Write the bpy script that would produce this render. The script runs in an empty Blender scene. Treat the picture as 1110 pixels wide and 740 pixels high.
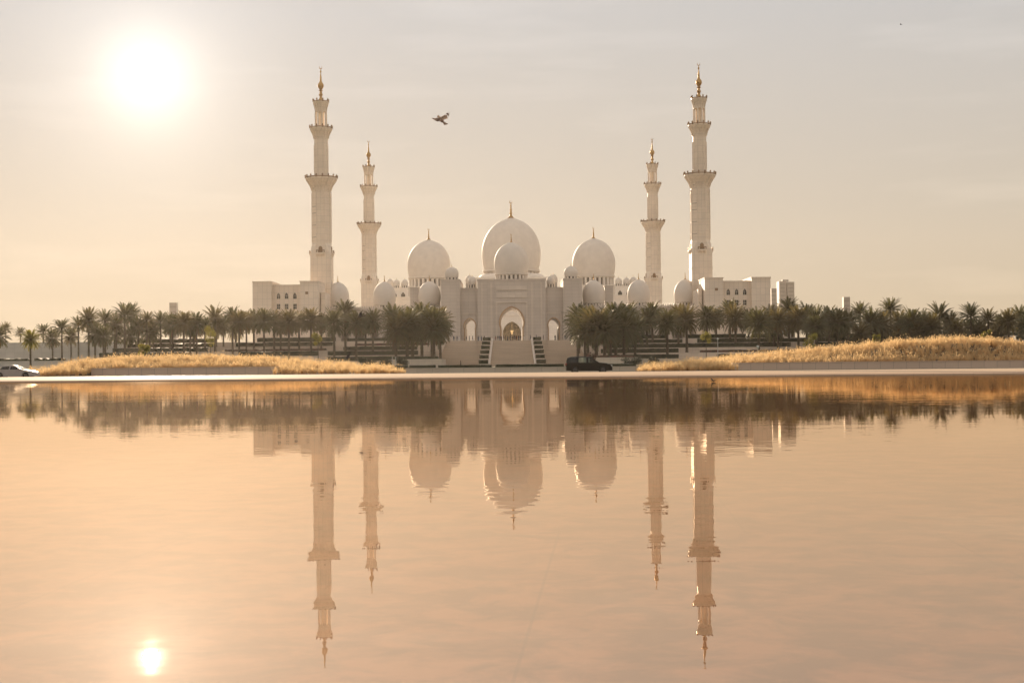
import bpy, bmesh, math, random
from mathutils import Vector, Matrix
from mathutils.geometry import tessellate_polygon

R = math.radians
rnd = random.Random(7)
scene = bpy.context.scene
col = scene.collection

# ------------------------------------------------------------------ camera
F = 1540.0                       # focal length in photo pixels (1110 wide)
CAM_H = 1.07
PITCH, ROLL = R(0.867), R(-0.50)
CM = Matrix.Rotation(math.pi / 2 + PITCH, 4, 'X') @ Matrix.Rotation(ROLL, 4, 'Z')
cam = bpy.data.cameras.new('camera')
cam.sensor_width = 36.0
cam.lens = 36.0 * F / 1110.0
cam.clip_start, cam.clip_end = 0.1, 9000
camo = bpy.data.objects.new('camera', cam)
camo.matrix_world = Matrix.Translation((0, 0, CAM_H)) @ CM
col.objects.link(camo)
scene.camera = camo

def P(px, py, D):
    """the point of the place seen at photo pixel (px, py) at distance D"""
    d = CM.to_3x3() @ Vector(((px - 555) / F, (370 - py) / F, -1))
    d *= D / d.y
    return Vector((d.x, D, d.z + CAM_H))

# ------------------------------------------------------------------ sky, sun, exposure
SUN_DIR = (P(160.5, 83, 1.0) - Vector((0, 0, CAM_H))).normalized()
SUN_EL, SUN_AZ = math.asin(SUN_DIR.z), math.atan2(SUN_DIR.x, SUN_DIR.y)       # about 11.2 and -14.4 degrees
SUN_STRENGTH, SKY_STRENGTH, EXPOSURE = 5.0, 0.10, 0.55
SKY_GAIN, SKY_K = 14.0, 0.232
scene.view_settings.view_transform = 'Standard'
scene.view_settings.look = 'None'
scene.view_settings.exposure = EXPOSURE
scene.view_settings.gamma = 1.0
scene.view_settings.use_curve_mapping = False
scene.render.engine = 'CYCLES'
cy = scene.cycles
cy.use_denoising = True
cy.max_bounces, cy.diffuse_bounces, cy.glossy_bounces = 8, 3, 3
cy.transmission_bounces, cy.volume_bounces, cy.transparent_max_bounces = 4, 0, 12
cy.caustics_reflective = cy.caustics_refractive = False
cy.sample_clamp_indirect = 6.0

world = bpy.data.worlds.new('World')
scene.world = world
world.use_nodes = True
nt = world.node_tree
nt.nodes.clear()
N, L = nt.nodes.new, nt.links.new

def wmath(op, a, b=None, clamp=False):
    n = N('ShaderNodeMath'); n.operation = op; n.use_clamp = clamp
    for i, v in enumerate((a, b)):
        if v is None: continue
        if isinstance(v, (int, float)): n.inputs[i].default_value = v
        else: L(v, n.inputs[i])
    return n.outputs[0]

out = N('ShaderNodeOutputWorld'); bg = N('ShaderNodeBackground')
sky = N('ShaderNodeTexSky'); sky.sky_type = 'NISHITA'; sky.sun_disc = False
sky.sun_elevation = SUN_EL; sky.sun_rotation = SUN_AZ
sky.altitude = 0; sky.air_density = 1.0; sky.dust_density = 1.5; sky.ozone_density = 1.0
# desert dust: the blue of the sky is washed out towards beige
hsv = N('ShaderNodeHueSaturation'); hsv.inputs['Saturation'].default_value = 0.42
L(sky.outputs[0], hsv.inputs['Color'])
tc = N('ShaderNodeTexCoord')
nrm = N('ShaderNodeVectorMath'); nrm.operation = 'NORMALIZE'; L(tc.outputs['Generated'], nrm.inputs[0])
sep = N('ShaderNodeSeparateXYZ'); L(nrm.outputs[0], sep.inputs[0])
ramp = N('ShaderNodeValToRGB')
el = ramp.color_ramp.elements
el[0].position = 0.0; el[0].color = (1.06, 0.82, 0.535, 1)
el[1].position = 0.5; el[1].color = (1.15, 1.02, 0.92, 1)  # overhead sky, out of view, brightened to lift shaded surfaces
e = ramp.color_ramp.elements.new(0.10); e.color = (1.01, 0.875, 0.705, 1)
e = ramp.color_ramp.elements.new(0.24); e.color = (0.955, 0.925, 0.90, 1)
L(sep.outputs['Z'], ramp.inputs[0])
# sky flattened, which also lifts the shaded fronts: bright parts saturate
gain = N('ShaderNodeVectorMath'); gain.operation = 'SCALE'; gain.inputs['Scale'].default_value = SKY_GAIN; L(hsv.outputs[0], gain.inputs[0])
den = N('ShaderNodeVectorMath'); den.operation = 'MULTIPLY_ADD'; L(gain.outputs[0], den.inputs[0]); den.inputs[1].default_value = (SKY_K,) * 3; den.inputs[2].default_value = (1, 1, 1)
comp = N('ShaderNodeVectorMath'); comp.operation = 'DIVIDE'; L(gain.outputs[0], comp.inputs[0]); L(den.outputs[0], comp.inputs[1])
mul = N('ShaderNodeMix'); mul.data_type = 'RGBA'; mul.blend_type = 'MULTIPLY'; mul.inputs[0].default_value = 1
L(comp.outputs[0], mul.inputs[6]); L(ramp.outputs[0], mul.inputs[7])
# faint cirrus
mp = N('ShaderNodeMapping'); mp.inputs['Scale'].default_value = (3.5, 3.5, 26); L(nrm.outputs[0], mp.inputs[0])
cn = N('ShaderNodeTexNoise'); cn.inputs['Scale'].default_value = 1.6; cn.inputs['Detail'].default_value = 5; L(mp.outputs[0], cn.inputs['Vector'])
cr = N('ShaderNodeMapRange'); cr.inputs[1].default_value = 0.52; cr.inputs[2].default_value = 0.8; cr.inputs[3].default_value = 1.0; cr.inputs[4].default_value = 1.12
L(cn.outputs[0], cr.inputs[0])
mul2 = N('ShaderNodeVectorMath'); mul2.operation = 'SCALE'; L(mul.outputs[2], mul2.inputs[0]); L(cr.outputs[0], mul2.inputs['Scale'])
# the sun's aureole in the dusty air
dt = N('ShaderNodeVectorMath'); dt.operation = 'DOT_PRODUCT'; L(nrm.outputs[0], dt.inputs[0]); dt.inputs[1].default_value = SUN_DIR
th2 = wmath('MULTIPLY', wmath('SUBTRACT', 1.0, dt.outputs['Value']), 2.0)      # ~ angle squared
def lobe(deg, amp):
    return wmath('MULTIPLY', wmath('POWER', math.e, wmath('MULTIPLY', th2, -1.0 / R(deg) ** 2)), amp)
GLOW = [(.42, 22.0, (1, .97, .9)), (1.6, 2.7, (1, .95, .86)), (3.9, 1.7, (1, .92, .81)), (6.5, 0.35, (1, .88, .76))]
acc = mul2.outputs[0]
for deg, amp, c in GLOW:
    s = N('ShaderNodeVectorMath'); s.operation = 'SCALE'; s.inputs[0].default_value = c; L(lobe(deg, amp), s.inputs['Scale'])
    a = N('ShaderNodeVectorMath'); a.operation = 'ADD'; L(acc, a.inputs[0]); L(s.outputs[0], a.inputs[1]); acc = a.outputs[0]
L(acc, bg.inputs[0]); bg.inputs[1].default_value = SKY_STRENGTH
L(bg.outputs[0], out.inputs[0])

sun = bpy.data.lights.new('sun', 'SUN'); sun.energy = SUN_STRENGTH; sun.angle = R(0.5); sun.color = (1, 0.78, 0.55)
suno = bpy.data.objects.new('sun', sun); col.objects.link(suno)
suno.rotation_euler = SUN_DIR.to_track_quat('Z', 'Y').to_euler()

# ------------------------------------------------------------------ materials
MATS = {}
def material(name, color, rough=0.6, metal=0.0, noise=0.12, nscale=1.0, color2=None, bump=0.0, bscale=20.0, spec=0.5, translucent=0.0, emit=None, tcolor=None):
    m = bpy.data.materials.new(name); m.use_nodes = True
    n = m.node_tree; p = n.nodes['Principled BSDF']
    p.inputs['Roughness'].default_value = rough; p.inputs['Metallic'].default_value = metal
    p.inputs['Specular IOR Level'].default_value = spec
    t = n.nodes.new('ShaderNodeTexCoord')
    nz = n.nodes.new('ShaderNodeTexNoise'); nz.inputs['Scale'].default_value = nscale; nz.inputs['Detail'].default_value = 6
    n.links.new(t.outputs['Object'], nz.inputs['Vector'])
    rp = n.nodes.new('ShaderNodeValToRGB')
    c2 = color2 or tuple(max(0, c * (1 - 2 * noise)) for c in color)
    rp.color_ramp.elements[0].position = 0.3; rp.color_ramp.elements[0].color = (*c2, 1)
    rp.color_ramp.elements[1].position = 0.7; rp.color_ramp.elements[1].color = (*color, 1)
    n.links.new(nz.outputs[0], rp.inputs[0]); n.links.new(rp.outputs[0], p.inputs['Base Color'])
    if bump:
        b = n.nodes.new('ShaderNodeBump'); b.inputs['Distance'].default_value = bump
        nb = n.nodes.new('ShaderNodeTexNoise'); nb.inputs['Scale'].default_value = bscale; nb.inputs['Detail'].default_value = 4
        n.links.new(t.outputs['Object'], nb.inputs['Vector']); n.links.new(nb.outputs[0], b.inputs['Height']); n.links.new(b.outputs[0], p.inputs['Normal'])
    if translucent:
        tr = n.nodes.new('ShaderNodeBsdfTranslucent')
        if tcolor: tr.inputs[0].default_value = (*tcolor, 1)
        else: n.links.new(rp.outputs[0], tr.inputs[0])
        mx = n.nodes.new('ShaderNodeMixShader'); mx.inputs[0].default_value = translucent
        n.links.new(p.outputs[0], mx.inputs[1]); n.links.new(tr.outputs[0], mx.inputs[2])
        n.links.new(mx.outputs[0], n.nodes['Material Output'].inputs[0])
    if emit:
        p.inputs['Emission Color'].default_value = (*emit[0], 1); p.inputs['Emission Strength'].default_value = emit[1]
    MATS[name] = m
    return m

def panel_material(name, color, sx, sz, dark=0.8, rough=0.5, noise=0.06):
    """cladding in slabs: thin joints between panels, slight tone change from slab to slab"""
    m = material(name, color, rough=rough, noise=noise, nscale=0.15)
    n = m.node_tree; p = n.nodes['Principled BSDF']
    t = n.nodes.new('ShaderNodeTexCoord')
    s = n.nodes.new('ShaderNodeSeparateXYZ'); n.links.new(t.outputs['Object'], s.inputs[0])
    ad = n.nodes.new('ShaderNodeMath'); ad.operation = 'ADD'; n.links.new(s.outputs[0], ad.inputs[0]); n.links.new(s.outputs[1], ad.inputs[1])
    c = n.nodes.new('ShaderNodeCombineXYZ'); n.links.new(ad.outputs[0], c.inputs[0]); n.links.new(s.outputs[2], c.inputs[1])
    b = n.nodes.new('ShaderNodeTexBrick'); b.offset = 0.0
    b.inputs['Scale'].default_value = 1.0; b.inputs['Brick Width'].default_value = sx; b.inputs['Row Height'].default_value = sz
    b.inputs['Mortar Size'].default_value = 0.03; b.inputs['Color1'].default_value = (1, 1, 1, 1); b.inputs['Color2'].default_value = (.93, .93, .93, 1)
    b.inputs['Mortar'].default_value = (dark, dark, dark, 1)
    n.links.new(c.outputs[0], b.inputs['Vector'])
    mx = n.nodes.new('ShaderNodeMix'); mx.data_type = 'RGBA'; mx.blend_type = 'MULTIPLY'; mx.inputs[0].default_value = 1
    src = p.inputs['Base Color'].links[0].from_socket
    n.links.new(src, mx.inputs[6]); n.links.new(b.outputs[0], mx.inputs[7]); n.links.new(mx.outputs[2], p.inputs['Base Color'])
    return m

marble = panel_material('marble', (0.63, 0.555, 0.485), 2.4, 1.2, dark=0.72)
marble_tower_lit = panel_material('tower_marble_lit', (0.90, 0.77, 0.63), 1.6, 2.2, dark=0.62)  # paler copy of the marble, haze veil and sunlit tone put into colour
marble_trim_lit = panel_material('trim_marble_lit', (0.70, 0.615, 0.53), 2.4, 1.2, dark=0.8)  # slightly paler marble, light on the relief put into its colour
marble_dome = material('dome_marble', (0.76, 0.69, 0.61), rough=0.62, spec=0.3, noise=0.05, nscale=0.3)
marble_far_lit = panel_material('hall_marble_lit', (0.93, 0.85, 0.75), 2.4, 1.2)  # paler marble, bounce light of the courtyard put into its colour
white_wall = panel_material('white_wall', (0.62, 0.59, 0.55), 3.0, 1.5, dark=0.75)
stone = panel_material('step_stone', (0.60, 0.49, 0.38), 3.0, 0.6, dark=0.75)
planter_stone = panel_material('planter_stone', (0.70, 0.60, 0.50), 1.8, 0.9, dark=0.72)
granite = panel_material('granite', (0.74, 0.56, 0.45), 1.5, 2.0, dark=0.7)
gold = material('gold_leaf', (0.50, 0.30, 0.10), rough=0.5, metal=1.0, noise=0.1, nscale=2)
gold_wall = material('gold_mosaic', (0.90, 0.76, 0.55), rough=0.6, metal=0.1, noise=0.3, nscale=1.2)
dark_glass = material('dark_glass', (0.05, 0.05, 0.05), rough=0.15, noise=0.1)
bronze = material('bronze', (0.34, 0.22, 0.13), rough=0.45, metal=0.6)
lamp_glow = material('lamp_glow', (0.9, 0.6, 0.25), emit=((1, 0.66, 0.3), 0.45))
tower_glass = material('tower_glass', (0.36, 0.33, 0.29), rough=0.3, noise=0.08)
concrete_far = panel_material('far_concrete', (0.45, 0.41, 0.36), 3.0, 3.2, dark=0.55)
palm_leaf = material('palm_leaf', (0.072, 0.084, 0.030), color2=(0.032, 0.039, 0.015), rough=0.5, nscale=0.9, translucent=0.24, tcolor=(0.20, 0.18, 0.05))
palm_leaf_olive = material('palm_leaf_olive', (0.095, 0.088, 0.034), color2=(0.04, 0.038, 0.016), rough=0.5, nscale=0.9, translucent=0.3, tcolor=(0.26, 0.20, 0.06))
palm_dry = material('palm_dry_leaf', (0.20, 0.11, 0.04), rough=0.7, nscale=0.8, translucent=0.3, noise=0.2)
palm_bark = material('palm_bark', (0.12, 0.095, 0.065), rough=0.9, noise=0.25, nscale=3, bump=0.05, bscale=5)
young_leaf = material('young_leaf', (0.16, 0.16, 0.035), color2=(0.09, 0.10, 0.02), rough=0.5, nscale=1.5, translucent=0.4, tcolor=(0.40, 0.34, 0.05))
hedge_leaf = material('hedge_leaf', (0.036, 0.046, 0.017), color2=(0.016, 0.022, 0.009), rough=0.6, nscale=0.9, translucent=0.15)
flower_red = material('red_flower', (0.13, 0.028, 0.018), color2=(0.03, 0.03, 0.012), rough=0.6, nscale=0.8, translucent=0.25)
lawn_mat = material('lawn', (0.10, 0.12, 0.04), color2=(0.06, 0.075, 0.025), rough=0.8, nscale=0.3, bump=0.03, bscale=6)
sand = material('sand', (0.36, 0.28, 0.19), rough=0.9, noise=0.12, nscale=0.05)
soil = material('soil', (0.12, 0.085, 0.05), rough=0.95, noise=0.2, nscale=0.8)
asphalt = material('asphalt', (0.06, 0.056, 0.052), rough=0.55, noise=0.15, nscale=0.6)
paint_white = material('road_paint', (0.75, 0.73, 0.68), rough=0.6, noise=0.08)
deck_mat = panel_material('deck_stone', (0.74, 0.57, 0.41), 1.2, 1.2, rough=0.7)
deck_mat.node_tree.nodes['Principled BSDF'].inputs['Specular IOR Level'].default_value = 0.003
coping_mat = panel_material('coping_stone', (0.66, 0.485, 0.36), 1.8, 3.6, rough=0.75, dark=0.7, noise=0.14)
coping_mat.node_tree.nodes['Principled BSDF'].inputs['Specular IOR Level'].default_value = 0.003
dry_grass = material('dry_grass', (0.80, 0.57, 0.31), color2=(0.22, 0.16, 0.07), rough=0.6, nscale=0.9, translucent=0.62, tcolor=(0.88, 0.63, 0.33))
black_paint = material('black_car_paint', (0.004, 0.004, 0.005), spec=0.2, rough=0.18, noise=0.05)
white_paint = material('silver_white_car_paint', (0.40, 0.37, 0.35), rough=0.45, noise=0.03)
rubber = material('rubber', (0.02, 0.02, 0.02), rough=0.85)
alloy = material('alloy', (0.10, 0.10, 0.10), rough=0.35, metal=0.8)
tinted = material('tinted_glass', (0.012, 0.014, 0.015), rough=0.06)
red_lens = material('red_lens', (0.35, 0.02, 0.02), rough=0.2)
clear_lens = material('clear_lens', (0.7, 0.7, 0.68), rough=0.1)
feather = material('brown_feather', (0.80, 0.62, 0.45), color2=(0.09, 0.05, 0.035), rough=0.7, nscale=14, translucent=0.35)
feather_dark = material('dark_feather', (0.05, 0.035, 0.025), color2=(0.015, 0.012, 0.01), rough=0.7, nscale=9)
beak_mat = material('beak', (0.45, 0.28, 0.06), rough=0.5)
cloth_black = material('black_cloth', (0.02, 0.02, 0.022), rough=0.9)
cloth_white = material('white_cloth', (0.7, 0.68, 0.65), rough=0.9)
cloth_blue = material('blue_cloth', (0.05, 0.07, 0.12), rough=0.9)
cloth_red = material('rust_cloth', (0.22, 0.08, 0.05), rough=0.9)
skin_mat = material('skin', (0.35, 0.2, 0.13), rough=0.6)
hair_mat = material('hair', (0.015, 0.012, 0.01), rough=0.7)
pale_metal = material('pale_metal', (0.6, 0.58, 0.55), rough=0.4, metal=0.3)

# see-through glass
clear_glass = bpy.data.materials.new('clear_glass'); clear_glass.use_nodes = True
n_ = clear_glass.node_tree; n_.nodes.clear()
o_ = n_.nodes.new('ShaderNodeOutputMaterial'); m_ = n_.nodes.new('ShaderNodeMixShader'); f_ = n_.nodes.new('ShaderNodeFresnel'); f_.inputs[0].default_value = 1.45
t_ = n_.nodes.new('ShaderNodeBsdfTransparent'); t_.inputs[0].default_value = (0.62, 0.68, 0.64, 1); g_ = n_.nodes.new('ShaderNodeBsdfGlossy'); g_.inputs['Roughness'].default_value = 0.03
n_.links.new(f_.outputs[0], m_.inputs[0]); n_.links.new(t_.outputs[0], m_.inputs[1]); n_.links.new(g_.outputs[0], m_.inputs[2]); n_.links.new(m_.outputs[0], o_.inputs[0])

# pool water: a mirror at grazing angles, the stone floor shows through up close
water_mat = bpy.data.materials.new('pool_water'); water_mat.use_nodes = True
n_ = water_mat.node_tree; n_.nodes.clear(); l_ = n_.links.new
o_ = n_.nodes.new('ShaderNodeOutputMaterial'); m_ = n_.nodes.new('ShaderNodeMixShader')
gn_ = n_.nodes.new('ShaderNodeNewGeometry')
t_ = n_.nodes.new('ShaderNodeBsdfTransparent'); t_.inputs[0].default_value = (1.0, 0.93, 0.86, 1)
g_ = n_.nodes.new('ShaderNodeBsdfGlossy'); g_.inputs['Roughness'].default_value = 0.012; g_.inputs['Color'].default_value = (0.93, 0.765, 0.605, 1)
tcw = n_.nodes.new('ShaderNodeTexCoord')
def wn(scale, sx, sy, detail):
    mpn = n_.nodes.new('ShaderNodeMapping'); mpn.inputs['Scale'].default_value = (sx, sy, 1); l_(tcw.outputs['Object'], mpn.inputs[0])
    q = n_.nodes.new('ShaderNodeTexNoise'); q.inputs['Scale'].default_value = scale; q.inputs['Detail'].default_value = detail; l_(mpn.outputs[0], q.inputs['Vector'])
    return q.outputs[0]
def wm(op, a, b):
    q = n_.nodes.new('ShaderNodeMath'); q.operation = op
    for i, v in enumerate((a, b)):
        if isinstance(v, (int, float)): q.inputs[i].default_value = v
        else: l_(v, q.inputs[i])
    return q.outputs[0]
small = wn(4.2, 0.8, 1.0, 1); broad = wn(0.55, 0.35, 1.3, 2)
patch = n_.nodes.new('ShaderNodeMapRange'); patch.inputs[1].default_value = 0.45; patch.inputs[2].default_value = 0.7; patch.inputs[3].default_value = 0.35; patch.inputs[4].default_value = 2.2
l_(wn(0.05, 0.5, 1.6, 3), patch.inputs[0])
hgt = wm('ADD', wm('MULTIPLY', small, 0.0010), wm('MULTIPLY', broad, 0.0016))
hgt = wm('MULTIPLY', hgt, patch.outputs[0])
sxyz = n_.nodes.new('ShaderNodeSeparateXYZ'); l_(tcw.outputs['Object'], sxyz.inputs[0])
wind = n_.nodes.new('ShaderNodeMapRange'); wind.inputs[1].default_value = 22; wind.inputs[2].default_value = 85; wind.inputs[3].default_value = 1.0; wind.inputs[4].default_value = 1.9
l_(sxyz.outputs[1], wind.inputs[0]); hgt = wm('MULTIPLY', hgt, wind.outputs[0])       # open water is more ruffled by the wind
wr_ = n_.nodes.new('ShaderNodeMapRange'); wr_.inputs[1].default_value = 28; wr_.inputs[2].default_value = 100; wr_.inputs[3].default_value = 0.004; wr_.inputs[4].default_value = 0.03
l_(sxyz.outputs[1], wr_.inputs[0]); l_(wr_.outputs[0], g_.inputs['Roughness'])
bm_ = n_.nodes.new('ShaderNodeBump'); bm_.inputs['Distance'].default_value = 1.0; l_(hgt, bm_.inputs['Height'])
l_(bm_.outputs[0], g_.inputs['Normal'])
geo = n_.nodes.new('ShaderNodeNewGeometry')                # from below the film lets the light out again
fb = n_.nodes.new('ShaderNodeMix'); fb.data_type = 'FLOAT'; l_(geo.outputs['Backfacing'], fb.inputs[0]); dt_ = n_.nodes.new('ShaderNodeVectorMath'); dt_.operation = 'DOT_PRODUCT'; l_(gn_.outputs['Normal'], dt_.inputs[0]); l_(gn_.outputs['Incoming'], dt_.inputs[1])
l_(wm('POWER', wm('SUBTRACT', 1.0, wm('ABSOLUTE', dt_.outputs['Value'], 0)), 2.7), fb.inputs[2]); fb.inputs[3].default_value = 0.22
l_(fb.outputs[0], m_.inputs[0]); l_(t_.outputs[0], m_.inputs[1]); l_(g_.outputs[0], m_.inputs[2]); l_(m_.outputs[0], o_.inputs[0])

# pool floor: stained warm stone slabs
floor_mat = material('pool_floor', (0.35, 0.155, 0.075), color2=(0.255, 0.105, 0.048), rough=0.8, nscale=0.22)
n_ = floor_mat.node_tree; p_ = n_.nodes['Principled BSDF']; l_ = n_.links.new
tcf = n_.nodes.new('ShaderNodeTexCoord')
mpf = n_.nodes.new('ShaderNodeMapping'); mpf.inputs['Rotation'].default_value = (0, 0, R(4)); mpf.inputs['Location'].default_value = (0.35, 0.4, 0); l_(tcf.outputs['Object'], mpf.inputs[0])
bk = n_.nodes.new('ShaderNodeTexBrick'); bk.offset = 0.5; bk.inputs['Scale'].default_value = 1.0
bk.inputs['Brick Width'].default_value = 2.4; bk.inputs['Row Height'].default_value = 4.8; bk.inputs['Mortar Size'].default_value = 0.008
bk.inputs['Color1'].default_value = (1, 1, 1, 1); bk.inputs['Color2'].default_value = (.95, .94, .93, 1); bk.inputs['Mortar'].default_value = (.70, .68, .66, 1)
l_(mpf.outputs[0], bk.inputs['Vector'])
st = n_.nodes.new('ShaderNodeTexNoise'); st.inputs['Scale'].default_value = 2.6; st.inputs['Detail'].default_value = 9; st.inputs['Roughness'].default_value = 0.65; st.inputs['Distortion'].default_value = 0.35; l_(tcf.outputs['Object'], st.inputs['Vector'])
sr = n_.nodes.new('ShaderNodeMapRange'); sr.inputs[1].default_value = 0.41; sr.inputs[2].default_value = 0.60; sr.inputs[3].default_value = 0.55; sr.inputs[4].default_value = 1.25; l_(st.outputs[0], sr.inputs[0])
mx1 = n_.nodes.new('ShaderNodeMix'); mx1.data_type = 'RGBA'; mx1.blend_type = 'MULTIPLY'; mx1.inputs[0].default_value = 1
src_ = p_.inputs['Base Color'].links[0].from_socket
l_(src_, mx1.inputs[6]); l_(bk.outputs[0], mx1.inputs[7])
mx2 = n_.nodes.new('ShaderNodeVectorMath'); mx2.operation = 'SCALE'; l_(mx1.outputs[2], mx2.inputs[0]); l_(sr.outputs[0], mx2.inputs['Scale'])
l_(mx2.outputs[0], p_.inputs['Base Color'])

# ------------------------------------------------------------------ mesh helpers
class MB:
    def __init__(s): s.v, s.f = [], []
    def add(s, vs, fs):
        b = len(s.v); s.v += [tuple(p) for p in vs]; s.f += [tuple(i + b for i in f) for f in fs]; return s
    def box(s, x0, x1, y0, y1, z0, z1):
        return s.add([(x0,y0,z0),(x1,y0,z0),(x1,y1,z0),(x0,y1,z0),(x0,y0,z1),(x1,y0,z1),(x1,y1,z1),(x0,y1,z1)],
                     [(3,2,1,0),(4,5,6,7),(0,1,5,4),(1,2,6,5),(2,3,7,6),(3,0,4,7)])
    def lathe(s, prof, c=(0,0,0), n=32, rot=0.0):
        vs, fs = [], []
        for r, z in prof:
            for k in range(n):
                a = rot + 2 * math.pi * k / n
                vs.append((c[0] + r * math.cos(a), c[1] + r * math.sin(a), c[2] + z))
        for i in range(len(prof) - 1):
            for k in range(n):
                a, b = i * n + k, i * n + (k + 1) % n
                fs.append((a, b, b + n, a + n))
        fs.append(tuple(range(n - 1, -1, -1))); fs.append(tuple(range((len(prof) - 1) * n, len(prof) * n)))
        return s.add(vs, fs)
    def prism(s, poly, y0, y1):
        """an xz outline given thickness in y"""
        area = sum(a[0] * b[1] - b[0] * a[1] for a, b in zip(poly, poly[1:] + poly[:1]))
        if area < 0: poly = poly[::-1]
        n = len(poly)
        vs = [(x, y0, z) for x, z in poly] + [(x, y1, z) for x, z in poly]
        tri = tessellate_polygon([[Vector((x, z, 0)) for x, z in poly]])
        fs = []
        for t in tri:
            a, b, c = t
            ar = (poly[b][0]-poly[a][0])*(poly[c][1]-poly[a][1]) - (poly[c][0]-poly[a][0])*(poly[b][1]-poly[a][1])
            t = (a, b, c) if ar > 0 else (a, c, b)
            fs.append(t); fs.append((t[0] + n, t[2] + n, t[1] + n))
        for i in range(n):
            j = (i + 1) % n
            fs.append((j, i, i + n, j + n))
        return s.add(vs, fs)
    def tube(s, pts, rads, n=8):
        vs, fs = [], []
        pts = [Vector(p) for p in pts]
        if isinstance(rads, (int, float)): rads = [rads] * len(pts)
        for i, p in enumerate(pts):
            d = (pts[min(i + 1, len(pts) - 1)] - pts[max(i - 1, 0)]).normalized()
            u = d.orthogonal().normalized() if abs(d.z) > 0.99 else d.cross(Vector((0, 0, 1))).normalized()
            w = d.cross(u)
            for k in range(n):
                a = 2 * math.pi * k / n
                vs.append(p + (u * math.cos(a) + w * math.sin(a)) * rads[i])
        for i in range(len(pts) - 1):
            for k in range(n):
                a, b = i * n + k, i * n + (k + 1) % n
                fs.append((a, a + n, b + n, b))
        fs.append(tuple(range(n))); fs.append(tuple(range(len(pts) * n - 1, (len(pts) - 1) * n - 1, -1)))
        return s.add(vs, fs)
    def build(s, name, mat, parent=None, loc=(0,0,0), smooth=False):
        me = bpy.data.meshes.new(name); me.from_pydata(s.v, [], s.f); me.materials.append(mat); me.update()
        if smooth:
            me.polygons.foreach_set('use_smooth', [True] * len(me.polygons))
            try: me.set_sharp_from_angle(angle=R(35))
            except Exception: pass
        o = bpy.data.objects.new(name, me); col.objects.link(o); o.location = loc
        if parent: o.parent = parent
        return o

def tag(o, label=None, cat=None, group=None, kind=None):
    if label: o['label'] = label
    if cat: o['category'] = cat
    if group: o['group'] = group
    if kind: o['kind'] = kind
    return o

def thing(name, label, cat, loc=(0,0,0), rz=0.0, group=None):
    o = bpy.data.objects.new(name, None); col.objects.link(o); o.location = loc; o.rotation_euler = (0, 0, rz)
    o.empty_display_size = 0.5
    return tag(o, label, cat, group)

def children_of(o): return [c for c in bpy.data.objects if c.parent is o]
def copy_tree(o, parent=None):
    c = o.copy(); col.objects.link(c)
    if parent: c.parent = parent
    for ch in children_of(o): copy_tree(ch, c)
    return c

def struct(name, mb, mat, smooth=False):
    return tag(mb.build(name, mat, smooth=smooth), kind='structure')

def arch_pts(xc, z0, zc, r, e, n=12, horse=22):
    """right-to-left outline of a pointed horseshoe arch standing on z0"""
    a0 = math.pi + R(horse); a1 = math.acos(-e / (r + e))
    left = []
    for i in range(n + 1):
        a = a0 + (a1 - a0) * i / n
        left.append((e + (r + e) * math.cos(a), zc + (r + e) * math.sin(a)))
    j = -left[0][0]
    pts = [(-j, z0)] + left
    right = [(-x, z) for x, z in pts[::-1]][1:]
    return [(xc + x, z) for x, z in pts + right]          # from left foot over the apex to right foot

# ------------------------------------------------------------------ ground, pool, deck, road
PLAT = 8.5                                                   # level of the mosque's platform
POOL_L, POOL_R = (-75, 103.6), (75, 91.6)                    # far rim of the pool
def rim_y(x): return POOL_L[1] + (x - POOL_L[0]) / (POOL_R[0] - POOL_L[0]) * (POOL_R[1] - POOL_L[1])

g = MB()
def sheet(mb, x0, x1, y0, y1, z): mb.add([(x0,y0,z),(x1,y0,z),(x1,y1,z),(x0,y1,z)], [(0,1,2,3)])
sheet(g, -1280, 1280, -60, 1380, -0.55); struct('ground', g, sand)

f = MB(); f.add([(-75,-20,-0.03),(75,-20,-0.03),(75,rim_y(75)+0.3,-0.03),(-75,rim_y(-75)+0.3,-0.03)], [(0,1,2,3)]); struct('pool_floor', f, floor_mat)
w = MB(); w.add([(-75,-20,0),(75,-20,0),(75,rim_y(75)+0.3,0),(-75,rim_y(-75)+0.3,0)], [(0,1,2,3)]); struct('water', w, water_mat)

DECK_Z, DECK_FAR = 0.10, 143.0
d = MB()
A = [(-140, rim_y(-140)), (140, rim_y(140)), (140, DECK_FAR), (-140, DECK_FAR)]
d.add([(x, y, DECK_Z) for x, y in A] + [(x, y, -0.5) for x, y in A], [(0,1,2,3),(7,6,5,4),(0,4,5,1),(1,5,6,2),(2,6,7,3),(3,7,4,0)])
struct('pavement', d, deck_mat)
cop = MB(); cop.add([(-140, rim_y(-140) + .05, DECK_Z + .004), (140, rim_y(140) + .05, DECK_Z + .004), (140, rim_y(140) + 11, DECK_Z + .004), (-140, rim_y(-140) + 11, DECK_Z + .004)], [(0, 1, 2, 3)])
struct('pool_coping_pavement', cop, coping_mat)
r_ = MB(); r_.box(-500, 500, DECK_FAR + 0.02, 158.5, -0.5, -0.12); struct('road', r_, asphalt)
ln = MB()
for k in range(-30, 31): ln.box(k * 6.0, k * 6.0 + 3.0, 151.9, 152.05, -0.119, -0.114)
struct('road_marking', ln, paint_white)
kb = MB(); kb.box(-500, 500, 158.52, 158.9, -0.5, 0.03); struct('kerb', kb, planter_stone)
lw = MB(); lw.box(-500, 500, 158.92, 398.5, -0.5, 0.02); struct('lawn', lw, lawn_mat)

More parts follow.
